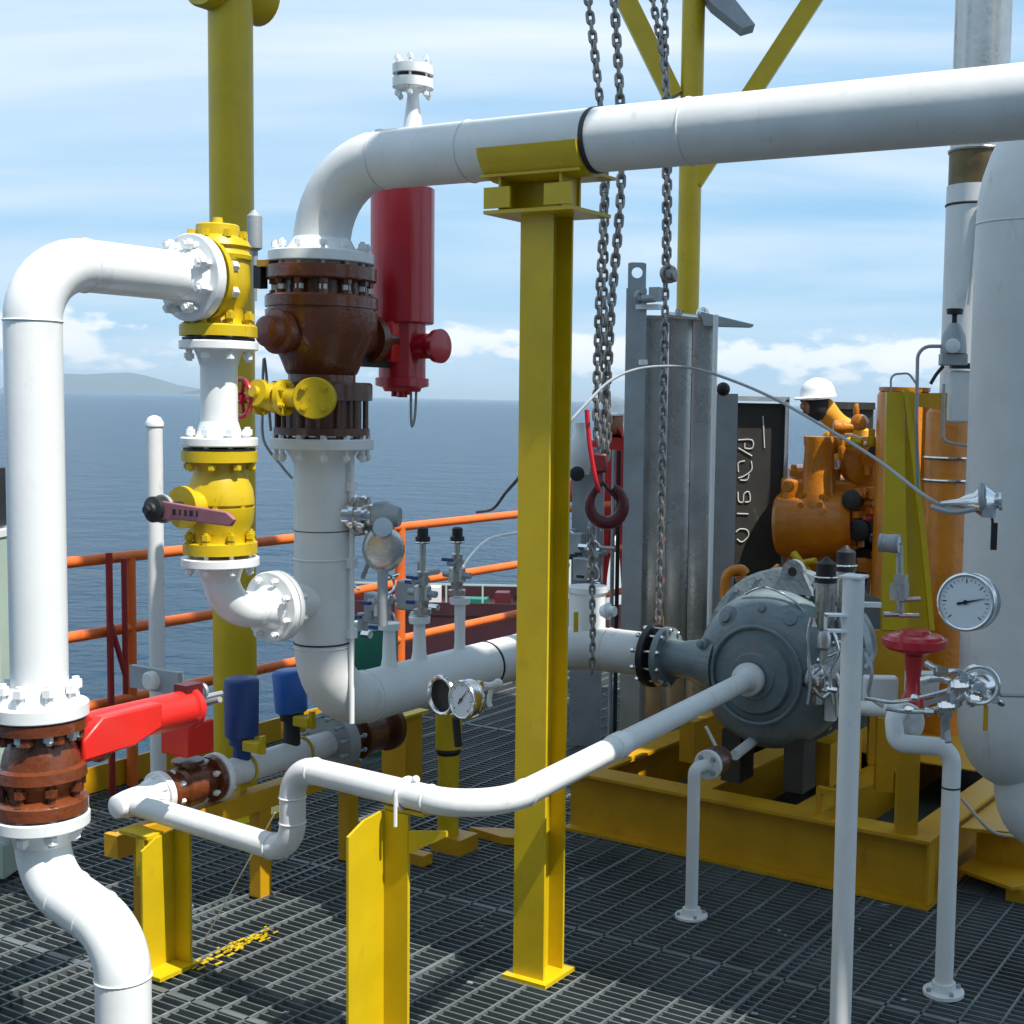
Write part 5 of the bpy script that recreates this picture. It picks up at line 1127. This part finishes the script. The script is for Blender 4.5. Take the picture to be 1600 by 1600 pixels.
# orange bottles
for px, w_, yt, YY, lb, lbl in ((1407, 42, 612, 6.5, 1, 'orange upright cylinder behind the yellow frame'), (1480, 38, 640, 6.0, 2, 'orange upright cylinder right of the yellow frame, with steel bands'), (1518, 26, 640, 6.2, 3, 'narrow orange cylinder partly hidden by the white vessel')):
    q = at(px, 800, YY); p = Vector((q.x, q.y, 0)); T = thing('air_receiver', (q.x, q.y, SH), lbl, 'cylinder', 'orange upright cylinders')
    zt = zpy(q, yt); r_ = rp(w_, YY)
    MB().lathe(p, Z, [(SH, r_), (zt - .02, r_), (zt - .005, r_ * .94), (zt, r_ * .85)], 36).build('shell', ORANGE, T)
    if lb == 2:
        for y_ in (715, 750): MB().torus(p + Z * zpy(q, y_), Z, r_ + .003, .007, 36, 6).build('band', CHROME, T)
        MB().lathe(p - X * .02, Z, [(zt, .07), (zt + .06, .07), (zt + .065, .06)], 24).build('cap', ORANGE, T)
    if lb == 1: MB().lathe(p - X * .0, Z, [(zt, r_ * .95), (zt + .02, r_ * .95)], 24).build('lid', ORANGE, T)
    if lb == 3: MB().lathe(p, Z, [(zt, .05), (zt + .08, .05), (zt + .085, .03)], 20).build('cap', BLACK, T)
# yellow frame
T = thing('yellow_frame', at(1420, 1000, 5.0) - Z * .4, 'tall yellow steel frame of one upright and one sloping bar, left of the large gauge', 'frame')
d_ = Vector((0, .05, 0))
MB().prism([at(1378, 985, 5.4), at(1386, 612, 5.4), at(1412, 612, 5.4), at(1420, 985, 5.4)], d_).build('upright', YEL, T, smooth=False)
MB().prism([at(1413, 612, 5.44), at(1428, 612, 5.44), at(1458, 985, 5.44), at(1419, 985, 5.44)], d_).build('back_plate', YEL, T, smooth=False)
MB().prism([at(1412, 608, 5.38), at(1420, 608, 5.38), at(1449, 850, 5.38), at(1461, 985, 5.38), at(1453, 985, 5.38), at(1438, 830, 5.38)], d_ * .7).build('sloping_bar', YEL, T, smooth=False)
MB().prism([at(1428, 614, 5.5), at(1495, 614, 5.5), at(1498, 640, 5.5), at(1430, 635, 5.5)], d_).build('top_bar', YEL2, T, smooth=False)
q = at(1400, 985, 5.42); MB().box(Vector((q.x, q.y, (q.z + SH) / 2)), rp(78, 5.4), .05, q.z - SH, X, Vector((0, 1, 0))).build('lower_plate', YEL2, T, smooth=False)

# instrument rack right of column (behind chains)
q = at(905, 800, 6.5); q.z = 0
T = thing('instrument_stand', q, 'grey instrument stand with tubes and small gauges between the tall column and the grey post', 'stand')
MB().box(Vector((q.x + .04, q.y + .05, zpy(q, 700) / 2)), rp(50, 6.5), .05, zpy(q, 700), X, Vector((0, 1, 0))).build('panel', GALV, T, smooth=False)
MB().lathe(Vector((q.x - .0, q.y - .05, 0)), Z, [(zpy(q, 740), .05), (zpy(q, 720), .06), (zpy(q, 690), .055), (zpy(q, 680), .03), (zpy(q, 660), .025)], 20).build('dome', WHITE2, T)
for k, (px, py) in enumerate(((902, 740), (908, 888), (930, 820))):
    MB().lathe(at(px, py, 6.3), Vector((0, -1, 0)), [(0, .035), (.02, .035), (.024, .028)], 20).build('dial', GALV if k else BLACK, T)
for px in (958, 966): MB().cyl(Vector((at(px, 800, 6.3).x, 6.3, .1)), Vector((at(px, 800, 6.3).x, 6.3, zpy(q, 700))), .010, n=8).build('tube', BLACK if px > 960 else GALV, T)
q = at(918, 965, 5.1); T = thing('sight_pot', q, 'short white pot with a yellow stripe, standing on the lower pipe beside the column', 'pot')
zz0, zz1 = ZL + .05, zpy(q, 945)
MB().lathe(Vector((q.x - .02, q.y + .3, 0)), Z, [(zz0, .075), (zz1, .075), (zz1 + .01, .085), (zz1 + .03, .085)], 24).build('body', WHITE, T)
MB().box(at(900, 972, 5.25), .018, .01, .08, X, Vector((0, 1, 0))).build('stripe', YEL, T)
MB().lathe(at(940, 955, 5.2), Vector((1, -.5, .1)), [(0, .02), (.03, .035), (.04, .02), (.06, .02)], 14).build('spout', WHITE, T)

# rope / hose at the lower right of the skid
tag(MB().sweep(spline([at(1503, 1248, 4.7), at(1530, 1280, 4.6), at(1552, 1300, 4.6), at(1580, 1306, 4.6), at(1640, 1312, 4.6)]), .006, 8).build('rope', ROPE), 'pale rope lying over the right end of the yellow skid', 'rope')

# ================================================================== SUPPLY BOAT
Yb = 104.0; zb = -20.6; q0 = at(490, 1000, Yb); q1_ = at(1060, 1000, Yb)
T = thing('supply_boat', Vector(((q0.x + q1_.x) / 2, Yb + 5, zb)), 'dark red supply boat on the water beyond the orange rail', 'boat')
def bp_(x, y, z): return Vector((q0.x + x * (q1_.x - q0.x), Yb + y, z))
hp = [bp_(0, 1.5, 0), bp_(.05, .3, 0), bp_(.8, .0, 0), bp_(1, 5, 0), bp_(.8, 10, 0), bp_(.05, 9.5, 0), bp_(0, 8.5, 0)]
zt = at(700, 962, Yb).z
MB().prism([Vector((p_.x, p_.y, zb - .5)) for p_ in hp], Z * (zt - zb + .5)).build('hull', HULL, T, smooth=False)
g = MB()
for k in range(len(hp) - 1):
    a_, b_ = hp[k], hp[k + 1]; d = (b_ - a_); g.box(Vector(((a_.x + b_.x) / 2, (a_.y + b_.y) / 2, zt + .5)), d.length, .15, 1.0, d.normalized(), d.normalized().cross(Z))
g.build('bulwark', HULL, T, smooth=False)
MB().box(bp_(.75, 5, zt + 3), 8, 7, 6, X, Vector((0, 1, 0))).build('deckhouse', WHITE2, T, smooth=False)
for k, (fx, w__, h__, m_) in enumerate(((.10, 1.2, 1.3, MAROON), (.2, 2.0, .9, RED), (.3, .9, 1.6, WHITE2), (.42, 2.4, 1.0, GREEN), (.5, 1.1, 1.4, MAROON), (.56, .8, 1.2, RED))): MB().box(bp_(fx, 3 + k % 3, zt + h__ / 2), w__, 1.4, h__, X, Vector((0, 1, 0))).build('deck_cargo', m_, T, smooth=False)
g = MB()
for k, fx in enumerate((.06, .15, .25, .36, .46, .56)): g.box(bp_(fx, .5, zt + 1.2), .12, .12, 2.4, X, Vector((0, 1, 0)))
g.box(bp_(.31, .5, zt + 2.4), 15, .1, .12, X, Vector((0, 1, 0))); g.build('deck_rail', PALEG, T, smooth=False)

PZ = .10
q = at(1335, 620, 8.6); tag(MB().box(Vector((q.x + .10, q.y, .06)), .5, .5, .08, X, Vector((0, 1, 0))).build('step', GALV, smooth=False), 'low grey step under the man in the white helmet', 'step')
# ================================================================== PEOPLE
def person(name, nodes, edges, m, root=0):
    me = bpy.data.meshes.new(name); me.from_pydata([tuple(p) for p, _ in nodes], edges, []); me.update()
    o = bpy.data.objects.new(name, me); COL.objects.link(o); me.materials.append(m)
    s_ = o.modifiers.new('skin', 'SKIN'); s_.use_smooth_shade = True
    for i, (p, r) in enumerate(nodes):
        sv_ = me.skin_vertices[0].data[i]; sv_.radius = r if isinstance(r, tuple) else (r, r); sv_.use_root = (i == root)
    sb = o.modifiers.new('sub', 'SUBSURF'); sb.levels = 1; sb.render_levels = 2
    return o
def worker(origin, face, lean, label, m, helmet_col, hood, group):
    """figure standing at origin, facing `face` (unit vector), leaning forward by lean metres at the shoulders"""
    f = face.normalized(); s_ = f.cross(Z).normalized(); O = Vector((0, 0, 0))
    hip = Z * .95 - f * lean * .25; chest = Z * 1.22 + f * lean * .35; sh = Z * 1.42 + f * lean * .75; nk = sh + Z * .07 + f * lean * .25; hd_ = nk + Z * .13 + f * (.05 + lean * .3)
    nd = [(hip, (.16, .13)), (chest, (.17, .13)), (sh, (.13, .10)), (nk, .06), (hd_, (.085, .095)),
          (sh + s_ * .19 - Z * .03, .068), (sh + s_ * .24 - Z * .28 + f * .12, .055), (sh + s_ * .20 - Z * .34 + f * .36, .042), (sh + s_ * .19 - Z * .34 + f * .45, .035),
          (sh - s_ * .19 - Z * .03, .068), (sh - s_ * .25 - Z * .27 + f * .10, .055), (sh - s_ * .21 - Z * .36 + f * .33, .042), (sh - s_ * .2 - Z * .36 + f * .42, .035),
          (hip + s_ * .10 - Z * .08, .095), (s_ * .12 + Z * .50 + f * .03, .07), (s_ * .12 + Z * .10 - f * .01, .05), (s_ * .13 + Z * .045 + f * .15, .042),
          (hip - s_ * .10 - Z * .08, .095), (-s_ * .12 + Z * .50 + f * .03, .07), (-s_ * .12 + Z * .10 - f * .01, .05), (-s_ * .13 + Z * .045 + f * .15, .042)]
    ed = [(0, 1), (1, 2), (2, 3), (3, 4), (2, 5), (5, 6), (6, 7), (7, 8), (2, 9), (9, 10), (10, 11), (11, 12), (0, 13), (13, 14), (14, 15), (15, 16), (0, 17), (17, 18), (18, 19), (19, 20)]
    o = person('person', nd, ed, m); o.location = origin; ORG[o.name] = Vector(origin); tag(o, label, 'person', group)
    hc = Vector(origin) + hd_
    MB().ball(hc + f * .015 - Z * .01, .088, 20, (.95, 1.02, 1.25)).build('hood' if hood else 'face', HOOD if hood else SKIN, o)
    fc = MB(); fc.ball(hc + f * .055 - Z * .02, .055, 14, (1, 1, 1.25)); fc.ball(hc + f * .115 - Z * .025, .016, 8, (1, 1, 1.5)); fc.build('face_skin', SKIN, o)
    ey = MB(); ey.ball(hc + f * .098 + s_ * .032 + Z * .008, .011, 8); ey.ball(hc + f * .098 - s_ * .032 + Z * .008, .011, 8); ey.box(hc + f * .104 - Z * .065, .035, .01, .008, s_, f); ey.build('eyes_and_mouth', INK, o)
    hm = MB(); tilt = (Z + f * .12).normalized()
    hm.lathe(hc + Z * .035, tilt, [(-.012, .116), (.0, .119), (.010, .110), (.05, .104), (.08, .088), (.102, .056), (.114, .02), (.116, .003)], 28, squash=1.0)
    hm.lathe(hc + Z * .030 + f * .085, tilt, [(-.012, .075), (-.002, .078), (.004, .07)], 24); hm.build('helmet', WHITE, o)
    for sg in (1, -1):       # gloved hands with fingers
        wr = Vector(origin) + sh + s_ * (.19 * sg) - Z * (.34 if sg > 0 else .36) + f * (.46 if sg > 0 else .43)
        g = MB(); g.ball(wr + f * .035, .036, 10, (1, 1, .55))
        for k in range(4): g.sweep([wr + f * .05 + s_ * (.013 * (k - 1.5)), wr + f * (.085 + .006 * (k % 2)) + s_ * (.014 * (k - 1.5)) - Z * .006, wr + f * .10 + s_ * (.014 * (k - 1.5)) - Z * .03], .0085, 6)
        g.sweep([wr + f * .02 - s_ * (.03 * sg), wr + f * .055 - s_ * (.05 * sg) - Z * .01], .010, 6); g.build('hand', SKIN, o)
        bt = MB(); ft = Vector(origin) + s_ * (.125 * sg); bt.box(ft + Z * .05 + f * .05, .10, .28, .10, s_, f); bt.build('boot', BLACK, o, bevel=.02)
    return o
q = at(1335, 620, 8.6)
worker(Vector((q.x + .20, q.y, PZ)), Vector((-.85, -.52, 0)), .38, 'man in orange coverall, dark hood and white helmet bending over the orange engine', COVER, WHITE, True, None)
q = at(961, 650, 9.4)
worker(Vector((q.x + .02, q.y, -.03)), Vector((-.3, -1, 0)), .05, 'person in red coverall and white helmet mostly hidden behind the grey post and chains', REDCL, WHITE, False, None)
